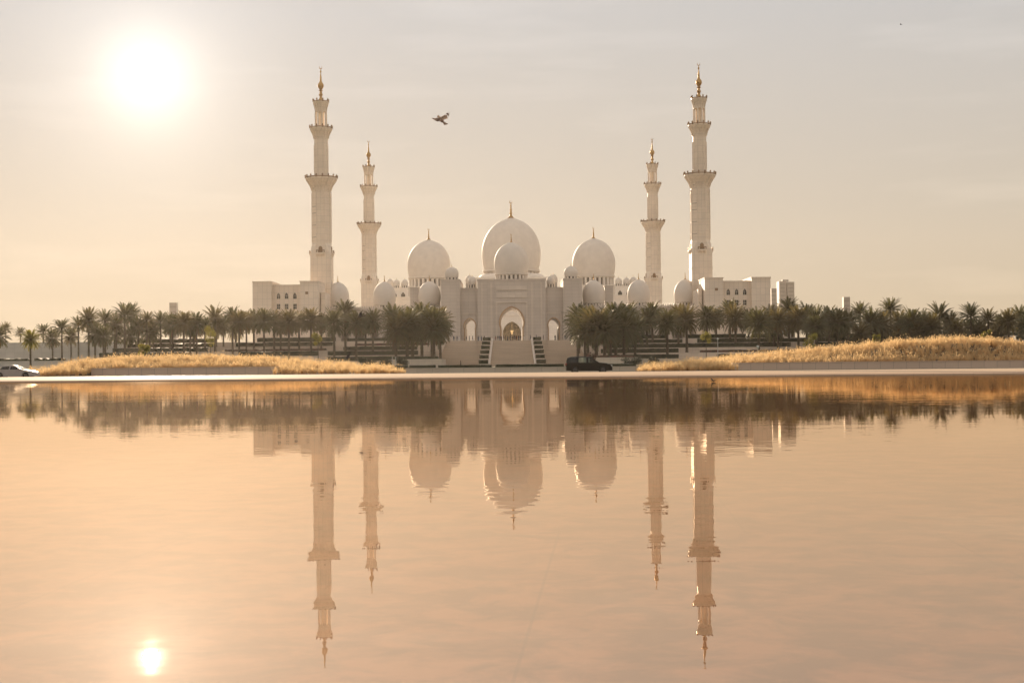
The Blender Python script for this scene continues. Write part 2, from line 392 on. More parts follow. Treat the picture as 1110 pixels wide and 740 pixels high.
# ------------------------------------------------------------------ terraces
TIER_D = [400, 414, 428, 442, 456]
TIER_Z = [2.0, 3.7, 5.3, 6.9, PLAT]
def zg(X, D):
    if D < 398.5: return 0.02
    if X < -122:
        return 0.6 if D < 472 else PLAT
    z = 0.6
    for dk, zk in zip(TIER_D, TIER_Z):
        if D >= dk: z = zk
    return z

pl = MB(); pl.box(-1000, 1000, 472.0, 1370, -0.5, PLAT - 0.02); struct('platform_ground', pl, sand)
cf = MB(); cf.box(-66, 66, 531, 703, PLAT - 0.5, PLAT + 0.03); struct('courtyard_pavement', cf, marble_far_lit)
fp = MB(); fp.box(-100, 100, 468.9, 531, PLAT - 0.5, PLAT + 0.02); struct('terrace_pavement', fp, planter_stone)
tg = MB(); tg.box(-500, -121.5, 398.52, 472, -0.5, 0.6); struct('lower_lawn', tg, lawn_mat)

ORD = ['lowest', 'second', 'third', 'fourth', 'top']
def rough_hedge(x0, x1, y0, y1, z0, z1, dens=3.0, leaf=0.22, bump=0.12, seed=0):
    """a clipped hedge: a lumpy core thickly set with small leaf faces"""
    q = random.Random(seed); m = MB()
    nx = max(2, int((x1 - x0) / 0.8)); sec = [(y0, z0), (y0, z0 * .4 + z1 * .6), (y0, z1), ((y0 + y1) / 2, z1), (y1, z1), (y1, z0)]
    vs, fs = [], []
    for i in range(nx + 1):
        x = x0 + (x1 - x0) * i / nx
        for (y, z) in sec:
            vs.append((x + q.uniform(-.05, .05), y + q.uniform(-bump, bump), z + (q.uniform(-bump, bump) if z > z0 else 0)))
    k = len(sec)
    for i in range(nx):
        for j in range(k - 1):
            a = i * k + j; fs.append((a, a + k, a + k + 1, a + 1))
    fs.append(tuple(range(k))); fs.append(tuple(range(nx * k + k - 1, nx * k - 1, -1)))
    m.add(vs, fs)
    for _ in range(int((x1 - x0) * ((z1 - z0) + (y1 - y0)) * dens)):
        x = q.uniform(x0, x1)
        if q.random() < (z1 - z0) / ((z1 - z0) + (y1 - y0)): c = Vector((x, y0 - 0.02, q.uniform(z0 + .05, z1)))
        else: c = Vector((x, q.uniform(y0, y1), z1))
        u = Vector((q.gauss(0, 1), q.gauss(0, 1), q.gauss(0, 1))).normalized(); v = u.orthogonal().normalized()
        s = leaf * q.uniform(.6, 1.3)
        m.add([c - u * s * .5, c + v * s * .3, c + u * s * .6, c - v * s * .3], [(0, 1, 2, 3)])
    return m

# each tier: a stone core under it, a facing wall left and right of the stairs, hedges and flower beds on it
LIM = {-1: 121.5, 1: 230.0}
for k, (dk, zk) in enumerate(zip(TIER_D, TIER_Z)):
    for sd in (-1, 1):
        a, b = sorted((sd * 25.2, sd * LIM[sd]))
        side = 'left' if sd < 0 else 'right'
        y1 = TIER_D[k + 1] + 0.4 if k < 4 else 471.9
        tw = MB(); tw.box(a, b, dk + 0.02 * k, y1, -0.5, zk - 0.01)
        tag(tw.build('retaining_wall', planter_stone), 'pale stone retaining wall of the %s terrace tier %s of the stairs' % (ORD[k], side), 'retaining wall', 'retaining walls of the terraces')
        q = random.Random(31 + 7 * k + sd)
        segs = [(25.2, 52 + q.uniform(-6, 6)), (55, 86 + q.uniform(-7, 7)), (92, LIM[sd] - 1 if sd < 0 else 150)]
        if sd > 0: segs.append((153, 228))
        where = ['nearest the stairs', 'middle one', 'next to outermost', 'outermost one'] if sd > 0 else ['nearest the stairs', 'middle one', 'outermost one']
        for (s0, s1), wh in zip(segs, where):
            s0 += q.uniform(0, 4)
            x0, x1 = sorted((sd * s0, sd * s1))
            dy = q.choice((0.35, 0.35, 3.2)); h = q.uniform(0.95, 1.3)
            red = (k, sd, wh) in ((1, 1, where[1]), (2, -1, where[1]), (3, -1, where[0]), (0, -1, where[1]))
            hm = rough_hedge(x0, x1, dk + dy, dk + dy + 2.0, zk - 0.02, zk + (0.55 if red else h), seed=k * 10 + int(s0))
            if red:
                tag(hm.build('flower_bed', flower_red), 'dark red flower bed on the %s terrace tier %s of the stairs' % (ORD[k], side), 'flower bed', 'flower beds on the terraces')
            else:
                tag(hm.build('hedge', hedge_leaf), 'clipped hedge %s of the stairs on %s terrace tier, %s' % (side, ORD[k], wh), 'hedge', 'hedges on the terrace tiers')

# the white boundary wall far left, with a lower wall and hedge before it
wl = MB(); wl.box(-330, -121.6, 471.0, 471.95, 0.55, 9.0); wl.box(-330, -121.6, 470.9, 472.05, 9.0, 9.25)
tag(wl.build('boundary_wall', white_wall), 'long plain white boundary wall at the far left behind the palms', 'wall')
wl = MB(); wl.box(-230, -100, 318, 318.6, -0.1, 2.35); wl.box(-230, -100, 317.9, 318.7, 2.35, 2.48)
tag(wl.build('garden_wall', white_wall), 'low pale garden wall behind the white car at far left', 'wall')
for i, (x0, x1) in enumerate(((-180, -109), (-107.5, -101))):
    tag(rough_hedge(x0, x1, 319.5, 321.5, 0.0, 3.0, seed=90 + i).build('hedge', hedge_leaf), ('long dark hedge on top of the low pale garden wall at far left', 'short dark hedge at the right end of the low pale garden wall')[i], 'hedge', 'hedges by the garden wall')

# ------------------------------------------------------------------ stairs
def flight(x0, x1, label):
    m = MB(); ns = 48; run = (470.0 - 398.6) / ns
    prof = [(398.6, -0.4)]
    z = 0.02
    zs = 0.02; y = 398.6
    for i in range(ns):
        z = 0.02 + (PLAT - 0.02) * (i + 1) / ns
        yy = 398.6 + run * i + (0.5 if i % 12 == 0 else 0)
        prof += [(yy, 0.02 + (PLAT - 0.02) * i / ns), (yy, z)]
    prof += [(470.0, PLAT), (470.0, -0.4)]
    # outline lies in the yz plane: build as xz prism and swap the axes
    t = MB(); t.prism([(a, b) for a, b in prof], x0, x1)
    m.add([(v[1], v[0], v[2]) for v in t.v], [f_[::-1] for f_ in t.f])
    return tag(m.build('staircase', stone), label, 'staircase', 'stair flights up to the gate')
flight(-6.2, 6.2, 'wide central stone stair flight leading to the great arch')
flight(-21.5, -9.6, 'left side stone stair flight, left of the stepped hedges')
flight(9.6, 21.5, 'right side stone stair flight behind the black car')

for sd in (-1, 1):
    side = 'left' if sd < 0 else 'right'
    t = thing('stepped_planter', 'stepped stone planter with square dark hedges, %s of the central stairs' % side, 'planter', (0,0,0), group='stepped planters between the stairs')
    base = MB(); 
    a, b = sorted((sd * 6.75, sd * 9.55))
    for k in range(6):
        y0 = 399 + k * 11.7; z1 = 0.9 + k * 1.48
        base.box(a, b, y0, y0 + 11.68, -0.4, z1)
    base.build('planter_base', planter_stone, t)
    ch = MB(); c0, c1 = sorted((sd * 6.22, sd * 6.73))
    q = MB(); q.prism([(398.4, -0.4), (398.4, 0.9), (470.3, PLAT + 0.75), (470.3, -0.4)], c0, c1)
    ch.add([(v[1], v[0], v[2]) for v in q.v], [f_[::-1] for f_ in q.f])
    ch.build('sloping_curb', planter_stone, t)
    for k in range(6):
        y0 = 399 + k * 11.7; z1 = 0.9 + k * 1.48
        rough_hedge(a + .1, b - .1, y0 + .4, y0 + 4.5, z1 - .02, z1 + 1.05, seed=k, dens=5).build('hedge_block', hedge_leaf, t)
    # cheek planters outside the side flights
    t = thing('cheek_wall', 'stepped pale stone cheek wall with small hedge beside the %s stair flight' % side, 'wall', (0,0,0), group='cheek walls of the stairs')
    a, b = sorted((sd * 21.55, sd * 25.15)); base = MB()
    for k in range(4):
        y0 = 399 + k * 17.5; base.box(a, b, y0, y0 + 17.48, -0.4, 2.7 + k * 2.05)
    base.build('wall', planter_stone, t)
    rough_hedge(a + .1, b - .1, 452, 456, 8.8, 9.9, seed=3 + sd).build('hedge_block', hedge_leaf, t)
    # low planters at the foot
    t = thing('foot_planter', 'broad low stone planter at the foot of the %s palms beside the stairs' % side, 'planter', group='foot planters by the stairs')
    a, b = sorted((sd * 18.5, sd * 33)); base = MB(); base.box(a, b, 372, 396, -0.2, 2.3); base.build('planter_base', planter_stone, t)
    if sd > 0: rough_hedge(a + 4, b - .4, 373, 378, 2.28, 2.75, seed=8, dens=4).build('flowers', flower_red, t)
    else: rough_hedge(a + .4, b - 1, 373, 378, 2.28, 2.9, seed=9, dens=4).build('hedge_block', hedge_leaf, t)

# ------------------------------------------------------------------ mosque
def arcade_ring(mb, r, z0, z1, c, n, w, depth, top):
    """the piers and rings of a drum pierced by arches"""
    for k in range(n):
        a = 2 * math.pi * (k + .5) / n
        ca, sa = math.cos(a), math.sin(a)
        vs = []
        for z in (z0, z1):
            for (rr, tt) in ((r - depth, -w), (r, -w), (r, w), (r - depth, w)):
                vs.append((c[0] + rr * ca - tt * sa, c[1] + rr * sa + tt * ca, z))
        mb.add(vs, [(3,2,1,0),(4,5,6,7),(0,1,5,4),(1,2,6,5),(2,3,7,6),(3,0,4,7)])
    mb.lathe([(r - depth, z1 - top), (r + .0, z1 - top * .6), (r * 1.01, z1 - top * .5), (r * 1.03, z1), (r - depth, z1 + .01)], (c[0], c[1], 0), 48)
    mb.lathe([(r - depth, z0), (r * 1.03, z0), (r * 1.03, z0 + top * .5), (r - depth, z0 + top * .6)], (c[0], c[1], 0), 48)

DOME = [(0.905,0),(0.945,.07),(.975,.15),(.995,.25),(1,.33),(.99,.42),(.96,.51),(.91,.60),(.84,.685),(.75,.765),(.64,.835),(.52,.89),(.39,.933),(.27,.963),(.16,.985),(.08,1.0),(.045,1.02)]
def dome(parent, X, Y, Rr, z_drum, z_base, z_top, z_fin, n_arch, crescent=True, mat=None):
    """dome (part) with drum, dark windows and gilt finial (sub-parts)"""
    H = z_top - z_base
    m = MB(); m.lathe([(r * Rr, z_base + h * H) for r, h in DOME], (X, Y, 0), 48)
    m.lathe([(.90 * Rr, z_base - .03 * H), (.97 * Rr, z_base - .02 * H), (.97 * Rr, z_base + .012 * H), (.90 * Rr, z_base + .02 * H)], (X, Y, 0), 48)
    do = m.build('dome', mat or marble_dome, parent, smooth=True)
    dr = MB(); arcade_ring(dr, .92 * Rr, z_drum, z_base - .03 * H, (X, Y), n_arch, .92 * Rr * math.pi / n_arch * .5, .12 * Rr, .1 * (z_base - z_drum))
    dr.build('drum', marble_dome, do)
    wn_ = MB(); wn_.lathe([(.825 * Rr, z_drum + .01), (.825 * Rr, z_base - .04 * H)], (X, Y, 0), 48); wn_.build('drum_window', dark_glass, do, smooth=True)
    hf = z_fin - z_top
    fi = MB(); s = hf
    w0 = .12 * s
    fi.lathe([(w0 * 1.7, -.02 * s), (w0 * 1.0, .05 * s), (w0 * .55, .12 * s), (w0 * .5, .2 * s), (w0 * .85, .24 * s), (w0 * .5, .28 * s), (w0 * .42, .42 * s), (w0 * .65, .46 * s), (w0 * .36, .5 * s), (w0 * .28, .66 * s), (w0 * .5, .70 * s), (w0 * .2, .74 * s), (w0 * .12, .86 * s)], (X, Y, z_top + .01 * H), 12)
    if crescent:
        pts = []
        for i in range(11):
            a = R(-60) + R(300) * i / 10 + R(90 + 60)
            pts.append((X + .075 * s * math.cos(a), Y, z_top + .925 * s + .075 * s * math.sin(a)))
        fi.tube(pts, [.006 * s + .018 * s * math.sin(math.pi * i / 10) for i in range(11)], 6)
    fi.build('finial', gold, do, smooth=True)
    return do

def cornice(mb, x0, x1, y0, y1, z, h=.5, out=.25):
    mb.box(x0 - out, x1 + out, y0 - out, y1 + out, z, z + h)

def bar_frame(mb, x0, x1, z0, z1, wdt, y0, y1):
    """three raised bars round an opening that stands on the ground"""
    mb.box(x0, x0 + wdt, y0, y1, z0, z1); mb.box(x1 - wdt, x1, y0, y1, z0, z1); mb.box(x0 + wdt, x1 - wdt, y0, y1, z1 - wdt, z1)

# --- gatehouse
gh = thing('gatehouse', 'white marble gatehouse with great pointed arch at the top of the stairs', 'gatehouse', (0, 505, PLAT))
def G(): return MB()
def rel(mb, o=(0, 505, PLAT)):
    mb.v = [(x - o[0], y - o[1], z - o[2]) for x, y, z in mb.v]; return mb
m = MB()
ap = arch_pts(0, PLAT, 15.6, 4.05, 1.2)
m.prism([(-12.03, PLAT), *ap, (12.03, PLAT), (12.03, 30.3), (-12.03, 30.3)], 504, 530)
cornice(m, -12.03, 12.03, 504, 530, 30.3, .55, .2)
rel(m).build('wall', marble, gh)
for sd in (-1, 1):
    m = MB(); xs = sorted((sd * 11.9, sd * 18.4))
    ap = arch_pts(sd * 14.95, PLAT, 14.4, 1.95, .6)
    m.prism([(xs[0], PLAT), *ap, (xs[1], PLAT), (xs[1], 27.4), (xs[0], 27.4)], 506, 529)
    a, b = sorted((sd * 12.3, sd * 18.2)); m.box(a, b, 505.75, 529.2, 27.4, 27.95)
    rel(m).build('wing_wall', marble, gh)
    m = MB(); a, b = sorted((sd * 18.3, sd * 25.0)); m.box(a, b, 503, 531, PLAT, 30.4); cornice(m, a, b, 503, 531, 30.4, .45, .15)
    m.box(a + .9, b - .9, 502.8, 503.0 - .002, PLAT + 2, 28.8)
    rel(m).build('corner_tower', marble, gh)
    m = MB(); bar_frame(m, sd * 14.95 - 2.75, sd * 14.95 + 2.75, PLAT, 19.0, .35, 505.7, 505.998); rel(m).build('arch_frame', marble_trim_lit, gh)
    dome(gh, sd * 21.4, 14 - 9, 2.5, 30.8 - PLAT, 32.1 - PLAT, 35.7 - PLAT, 37.0 - PLAT, 10, False)
    dome(gh, sd * 14.2, 8, 1.55, 27.9 - PLAT, 29.6 - PLAT, 32.4 - PLAT, 33.2 - PLAT, 8, False)
m = MB(); bar_frame(m, -5.6, 5.6, PLAT, 22.9, .5, 503.6, 503.998); rel(m).build('arch_frame', marble_trim_lit, gh)
m = MB()
m.box(-5.4, 5.4, 503.7, 503.998, 24.2, 26.1); m.box(-5.4, 5.4, 503.7, 503.998, 27.0, 28.4)
for sd in (-1, 1):
    for xx in (7.2, 10.6): m.box(sd * xx - .35, sd * xx + .35, 503.7, 503.998, PLAT, 29.6)
rel(m).build('relief_panel', marble_trim_lit, gh)
dome(gh, 0, 13, 6.3, 30.85 - PLAT, 33.4 - PLAT, 45.0 - PLAT, 48.2 - PLAT, 22)

inlay_shade = material('inlay_shade_stone', (0.50, 0.33, 0.20), rough=0.55, noise=0.12, nscale=1.5)  # inlay band whose brown also paints in the shade of the arch reveals
def arch_shade_trim(xc, zc, r, e, wd, y0, y1):
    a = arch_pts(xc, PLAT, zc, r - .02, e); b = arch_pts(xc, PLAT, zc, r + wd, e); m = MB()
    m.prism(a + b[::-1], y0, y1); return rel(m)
arch_shade_trim(0, 15.6, 4.05, 1.2, .55, 503.75, 504.6).build('arch_shade_trim', inlay_shade, gh)
for sd in (-1, 1): arch_shade_trim(sd * 14.95, 14.4, 1.95, .6, .4, 505.8, 506.5).build('arch_shade_trim', inlay_shade, gh)

# --- front arcades with their three domes each
for sd in (-1, 1):
    side = 'left' if sd < 0 else 'right'
    ar = thing('arcade', 'white marble arcade with three domes %s of the gatehouse, behind palms' % side, 'arcade', (sd * 47, 512, PLAT), group='domed front arcades')
    o = (sd * 47, 512, PLAT)
    xa, xb = sorted((sd * 25.02, sd * 73))
    m = MB(); poly = [(xa, PLAT)]
    n_ar = 9; wd = (xb - xa) / n_ar
    for i in range(n_ar):
        poly += arch_pts(xa + wd * (i + .5), PLAT, 14.3, 1.55, .5, 8)
    poly += [(xb, PLAT), (xb, 20.3), (xa, 20.3)]
    m.prism(poly, 508, 511.5)
    m.box(xa, xb, 511.52, 522, 19.0, 20.3)
    m.box(xa, xb, 521.0, 522.0 - .01, PLAT, 18.99)
    m.box(xa, xb, 507.75, 508.3, 20.31, 20.9)
    n_cr = 60
    for i in range(n_cr):
        x = xa + (xb - xa) * (i + .5) / n_cr
        m.prism([(x - .3, 20.9), (x + .3, 20.9), (x + .3, 21.4), (x, 21.95), (x - .3, 21.4)], 507.85, 508.15)
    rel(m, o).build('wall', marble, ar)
    for X in (29.8, 46.1, 63.0):
        dome(ar, sd * X - o[0], 515 - o[1], 4.12, 20.3 - PLAT, 22.7 - PLAT, 30.9 - PLAT, 33.2 - PLAT, 20)
    m = MB(); m.box(sd * 35.3 - 1.5, sd * 35.3 + 1.5, 515, 518, 20.31, 28.4); m.box(sd * 35.3 - 1.7, sd * 35.3 + 1.7, 514.8, 518.2, 28.4, 28.9); rel(m, o).build('turret', marble, ar)

# --- prayer hall with the three great domes
ph = thing('prayer_hall', 'white marble prayer hall with three great gilt-tipped domes behind the gatehouse', 'prayer hall', (0, 705, PLAT))
o = (0, 705, PLAT)
m = MB()
m.prism([(-72, PLAT), *arch_pts(0, PLAT, 15.6, 4.6, 1.6), (72, PLAT), (72, 33.5), (-72, 33.5)], 704, 716)
m.box(-72, 72, 716.01, 860, PLAT, 33.5); m.box(-72.3, 72.3, 703.7, 704.3, 33.5, 34.3)
rel(m, o).build('wall', marble_far_lit, ph)
m = MB(); m.box(-6.3, 6.3, 715.4, 716.0, PLAT, 24); rel(m, o).build('portal_panel', gold_wall, ph)
m = MB(); bar_frame(m, -8.2, 8.2, PLAT, 25.6, 1.0, 703.3, 703.998); rel(m, o).build('portal_frame', marble_far_lit, ph)
m = MB()
for k in range(3):
    m.lathe([(.15 + .22 * k, .0), (.35 + .25 * k, .2), (.35 + .25 * k, .45), (.15 + .22 * k, .6)], (0, 709 - o[1], 15.2 - PLAT + .75 * k), 16)
m.tube([(0, 709 - o[1], 17.4 - PLAT), (0, 709 - o[1], 21.6 - PLAT)], .05, 6)
m.build('chandelier', lamp_glow, ph)
m = MB(); m.box(-19.5, 19.5, 765, 810, 33.4, 46.5); cornice(m, -19.5, 19.5, 765, 810, 46.5, .8, .3)
m.lathe([(18.6, 47.3), (18.3, 48.6), (17.2, 49.6), (15.6, 50.2), (14.0, 50.3)], (0, 787, 0), 48)
for sd in (-1, 1):
    a, b = sorted((sd * 31, sd * 60.5)); m.box(a, b, 768, 806, 33.4, 42.2); cornice(m, a, b, 768, 806, 42.2, .7, .3)
    a, b = sorted((sd * 55.5, sd * 65.5)); m.box(a, b, 762, 767.9, 33.4, 41.4); cornice(m, a, b, 762, 767.9, 41.4, .5, .2)
    a, b = sorted((sd * 20, sd * 30.5)); m.box(a, b, 770, 800, 33.4, 41.0)
rel(m, o).build('upper_block', marble_far_lit, ph)
for sd in (-1, 1):
    for xx in (58.2, 62.8):
        m = MB(); m.prism([(sd * xx - 1.1, 35.2), (sd * xx + 1.1, 35.2), (sd * xx + 1.1, 38.2), (sd * xx, 39.6), (sd * xx - 1.1, 38.2)], 761.8, 761.98); rel(m, o).build('window', dark_glass, ph)
def hall_dome(X, Y, *a): return dome(ph, X, Y - 705, a[0], a[1] - PLAT, a[2] - PLAT, a[3] - PLAT, a[4] - PLAT, a[5])
hall_dome(0, 787, 16.4, 48.0, 52.0, 81.3, 91.0, 32)
for sd in (-1, 1):
    hall_dome(sd * 45.7, 787, 12.0, 42.9, 48.6, 69.6, 76.0, 26)
    for X, Y, rr, z0, zt in ((67.0, 782, 2.2, 33.5, 47.8), (62.0, 764.5, 1.9, 41.9, 46.4), (57.6, 764.5, 1.9, 41.9, 46.4), (23.0, 781, 2.4, 41.0, 49.5), (29.0, 784, 2.4, 41.0, 46.2)):
        hall_dome(sd * X, Y, rr, z0, zt - 3.6 * rr / 2.2 * 1.0, zt, zt + 1.2, 8)

# --- minarets
def minaret_proto(s):
    """s metres per photo pixel; heights are pixels above the eye level"""
    z = lambda h: h * s + CAM_H - PLAT
    t = thing('minaret', '', 'minaret', group='minarets of the mosque')
    hw = 11.1 * s
    m = MB(); m.box(-hw, hw, -hw, hw, 0, z(118)); c8 = math.cos(math.pi / 8)
    # square below, chamfering to an octagon
    q = 9.9 * s; k = q * math.tan(math.pi / 8)
    vs = []
    for (a, zz) in ((hw, z(118)), (q, z(131))):
        kk = a * (0.985 if zz < z(120) else math.tan(math.pi / 8))
        vs += [(a, -kk, zz), (a, kk, zz), (kk, a, zz), (-kk, a, zz), (-a, kk, zz), (-a, -kk, zz), (-kk, -a, zz), (kk, -a, zz)]
    m.add(vs, [(i, (i + 1) % 8, 8 + (i + 1) % 8, 8 + i) for i in range(8)])
    for zz in (z(40), z(70), z(100)): m.box(-hw - .12, hw + .12, -hw - .12, hw + .12, zz, zz + .35)
    m.build('square_shaft', marble_tower_lit, t)
    m = MB(); m.lathe([(q / c8, z(131)), (q / c8, z(170)), (q / c8 * 1.02, z(170.2)), (q / c8 * 1.02, z(171.2)), (q / c8, z(171.4)), (q / c8 * .985, z(190))], n=8, rot=math.pi / 8)
    for hh in (137, 150, 163): m.lathe([(q / c8 * 1.0, z(hh)), (q / c8 * 1.03, z(hh + .3)), (q / c8 * 1.03, z(hh + 1)), (q / c8, z(hh + 1.3))], n=8, rot=math.pi / 8)
    for kx in range(8):                                       # corner colonettes and pointed blind arches
        a = math.pi / 8 + kx * math.pi / 4; rc = q / c8 * .985
        m.tube([(rc * math.cos(a), rc * math.sin(a), z(131.5)), (rc * math.cos(a), rc * math.sin(a), z(186))], .75 * s, 6)
        M = Matrix.Rotation(kx * math.pi / 4, 4, 'Z')
        aa = arch_pts(0, z(172.5), z(180), 2.6 * s, .9 * s, 6, 10); bb = arch_pts(0, z(172.5), z(180), 3.3 * s, .9 * s, 6, 10)
        q2 = MB(); q2.prism(aa + bb[::-1], -q - .12, -q + .1); m.add([M @ Vector(v) for v in q2.v], q2.f)
    m.build('octagonal_shaft', marble_tower_lit, t)
    m = MB(); rr = 7.5 * s; m.lathe([(rr, z(190)), (rr, z(206)), (rr * 1.03, z(206.2)), (rr * 1.03, z(207)), (rr, z(207.2)), (rr, z(248))], n=24)
    for kx in range(12):
        a = 2 * math.pi * kx / 12
        m.tube([(rr * math.cos(a), rr * math.sin(a), z(208)), (rr * math.cos(a), rr * math.sin(a), z(238))], .035 * rr * 2, 5)
    m.build('round_shaft', marble_tower_lit, t)
    # balconies: corbelled flare, slab, parapet with posts
    def balcony(r0, r1, hb, ht, posts):
        m = MB(); H = ht - hb
        m.lathe([(r0 * s, z(hb)), (r0 * 1.06 * s, z(hb + .02 * H)), (r0 * 1.06 * s, z(hb + .07 * H)), (r0 * 1.02 * s, z(hb + .1 * H)), ((r0 + .10 * (r1 - r0)) * s, z(hb + .34 * H)), ((r0 + .22 * (r1 - r0)) * s, z(hb + .36 * H)), ((r0 + .40 * (r1 - r0)) * s, z(hb + .58 * H)), ((r0 + .55 * (r1 - r0)) * s, z(hb + .60 * H)), ((r0 + .90 * (r1 - r0)) * s, z(hb + .80 * H)), (r1 * s, z(hb + .86 * H)), (r1 * s, z(hb + .92 * H)), (r0 * s, z(hb + .93 * H))], n=16, rot=math.pi / 16)
        for kx in range(16):                                   # corbel ribs
            a = 2 * math.pi * (kx + .5) / 16; ca, sa = math.cos(a), math.sin(a)
            m.tube([(r0 * s * ca, r0 * s * sa, z(hb)), ((r0 + .3 * (r1 - r0)) * s * ca, (r0 + .3 * (r1 - r0)) * s * sa, z(hb + .4 * H)), (r1 * .97 * s * ca, r1 * .97 * s * sa, z(hb + .82 * H))], [.10 * s * r0 * .6] * 3, 5)
        b = m.build('balcony', marble_tower_lit, t)
        m = MB()
        m.lathe([(r1 * .955 * s, z(hb + .92 * H)), (r1 * .985 * s, z(hb + .92 * H)), (r1 * .985 * s, z(ht)), (r1 * .955 * s, z(ht))], n=16, rot=math.pi / 16)
        for kx in range(posts):
            a = 2 * math.pi * (kx + .5) / posts; ca, sa = math.cos(a) * r1 * s, math.sin(a) * r1 * s
            m.lathe([(.7 * s, 0), (.8 * s, .2 * s), (.65 * s, 2.0 * s), (1.05 * s, 2.5 * s), (.6 * s, 3.3 * s), (.12 * s, 4.0 * s)], (ca, sa, z(hb + .9 * H)), 6)
        m.build('railing', bronze, b)
    balcony(9.9, 17.2, 187, 203.5, 16)
    balcony(7.6, 12.2, 244, 257.5, 12)
    # lantern: ring of columns round a slim core
    m = MB(); m.lathe([(2.6 * s, z(250)), (2.6 * s, z(276))], n=12); m.lathe([(7.2 * s, z(254)), (7.2 * s, z(256.8)), (6.4 * s, z(257.5))], n=16)
    for kx in range(8):
        a = 2 * math.pi * (kx + .5) / 8; ca, sa = math.cos(a) * 6.0 * s, math.sin(a) * 6.0 * s
        m.tube([(ca, sa, z(256)), (ca, sa, z(274))], .95 * s, 6)
    m.build('lantern', marble_tower_lit, t)
    balcony(6.0, 8.6, 274, 286, 8)
    # four oriel balconets near the foot of the octagon
    for kx in range(4):
        a = kx * math.pi / 2; M = Matrix.Rotation(a, 4, 'Z'); m = MB()
        def B(x0, x1, y0, y1, z0, z1):
            q2 = MB(); q2.box(x0, x1, y0, y1, z0, z1); m.add([M @ Vector(v) for v in q2.v], q2.f)
        def W(vs, fs): m.add([M @ Vector(v) for v in vs], fs)
        h0 = hw * 1.0
        B(-4.6 * s, 4.6 * s, -h0 - 2.2 * s, -h0 + .3, z(119), z(120.6))
        for xx in (-3.6, 0, 3.6):
            W([((xx - .6) * s, -h0 + .2, z(115)), ((xx + .6) * s, -h0 + .2, z(115)), ((xx + .6) * s, -h0 - 2 * s, z(119)), ((xx - .6) * s, -h0 - 2 * s, z(119)), ((xx - .6) * s, -h0 + .2, z(119)), ((xx + .6) * s, -h0 + .2, z(119))], [(0,1,2,3),(0,3,4),(1,5,2),(0,4,5,1),(3,2,5,4)])
        bo = m.build('balconet', marble_tower_lit, t)
        m = MB()
        for xx in (-4.2, -2.1, 0, 2.1, 4.2): B((xx - .35) * s, (xx + .35) * s, -h0 - 2.1 * s, -h0 - 1.5 * s, z(120.65), z(122.8))
        B(-4.6 * s, 4.6 * s, -h0 - 2.15 * s, -h0 - 1.45 * s, z(122.8), z(123.5))
        m.build('railing', bronze, bo)
        m = MB(); pp = arch_pts(0, z(121), z(125), 2.1 * s, .7 * s, 6); q3 = MB(); q3.prism(pp, -h0 - .05, -h0 + .3); m.add([M @ Vector(v) for v in q3.v], q3.f)
        m.build('balcony_door', bronze, t)
    for kx in range(4):                                      # tall blind arches on the octagon
        pass
    m = MB()
    m.lathe([(4.6 * s, z(282)), (4.2 * s, z(285)), (2.6 * s, z(287)), (1.3 * s, z(290)), (1.6 * s, z(291.5)), (2.4 * s, z(293)), (1.5 * s, z(294.6)), (1.3 * s, z(296.6)), (2.5 * s, z(297.4)), (1.4 * s, z(298.2)), (1.9 * s, z(299.4)), (3.0 * s, z(301)), (3.4 * s, z(303)), (3.0 * s, z(304.8)), (1.7 * s, z(306.4)), (1.2 * s, z(308)), (1.0 * s, z(312)), (.5 * s, z(316)), (.45 * s, z(317)), (1.1 * s, z(318)), (.5 * s, z(319.3)), (.25 * s, z(321))], n=16)
    sp = m.build('spire', gold, t, smooth=True)
    m = MB(); pts = []
    for i in range(13):
        a = R(120) + R(300) * i / 12
        pts.append((1.5 * s * math.cos(a), 0, z(322.8) + 1.5 * s * math.sin(a)))
    m.tube(pts, [.1 * s + .35 * s * math.sin(math.pi * i / 12) for i in range(13)], 6)
    m.build('crescent', gold, sp, smooth=True)
    return t
S_F = 515 / F
mp0 = minaret_proto(S_F)
spots = [(-205.5, 515, 'tall white front minaret with gold spire rising beside the left side block'),
         (205.5, 515, 'tall white front minaret with gold spire rising beside the right side block'),
         (-205.5, 687, 'rear minaret with gold spire between the left arcade domes, shorter looking'),
         (205.5, 687, 'rear minaret with gold spire between the right arcade domes, shorter looking')]
for i, (hx, D, lab) in enumerate(spots):
    t = mp0 if i == 0 else copy_tree(mp0)
    t.location = (hx * S_F, D, PLAT); t['label'] = lab

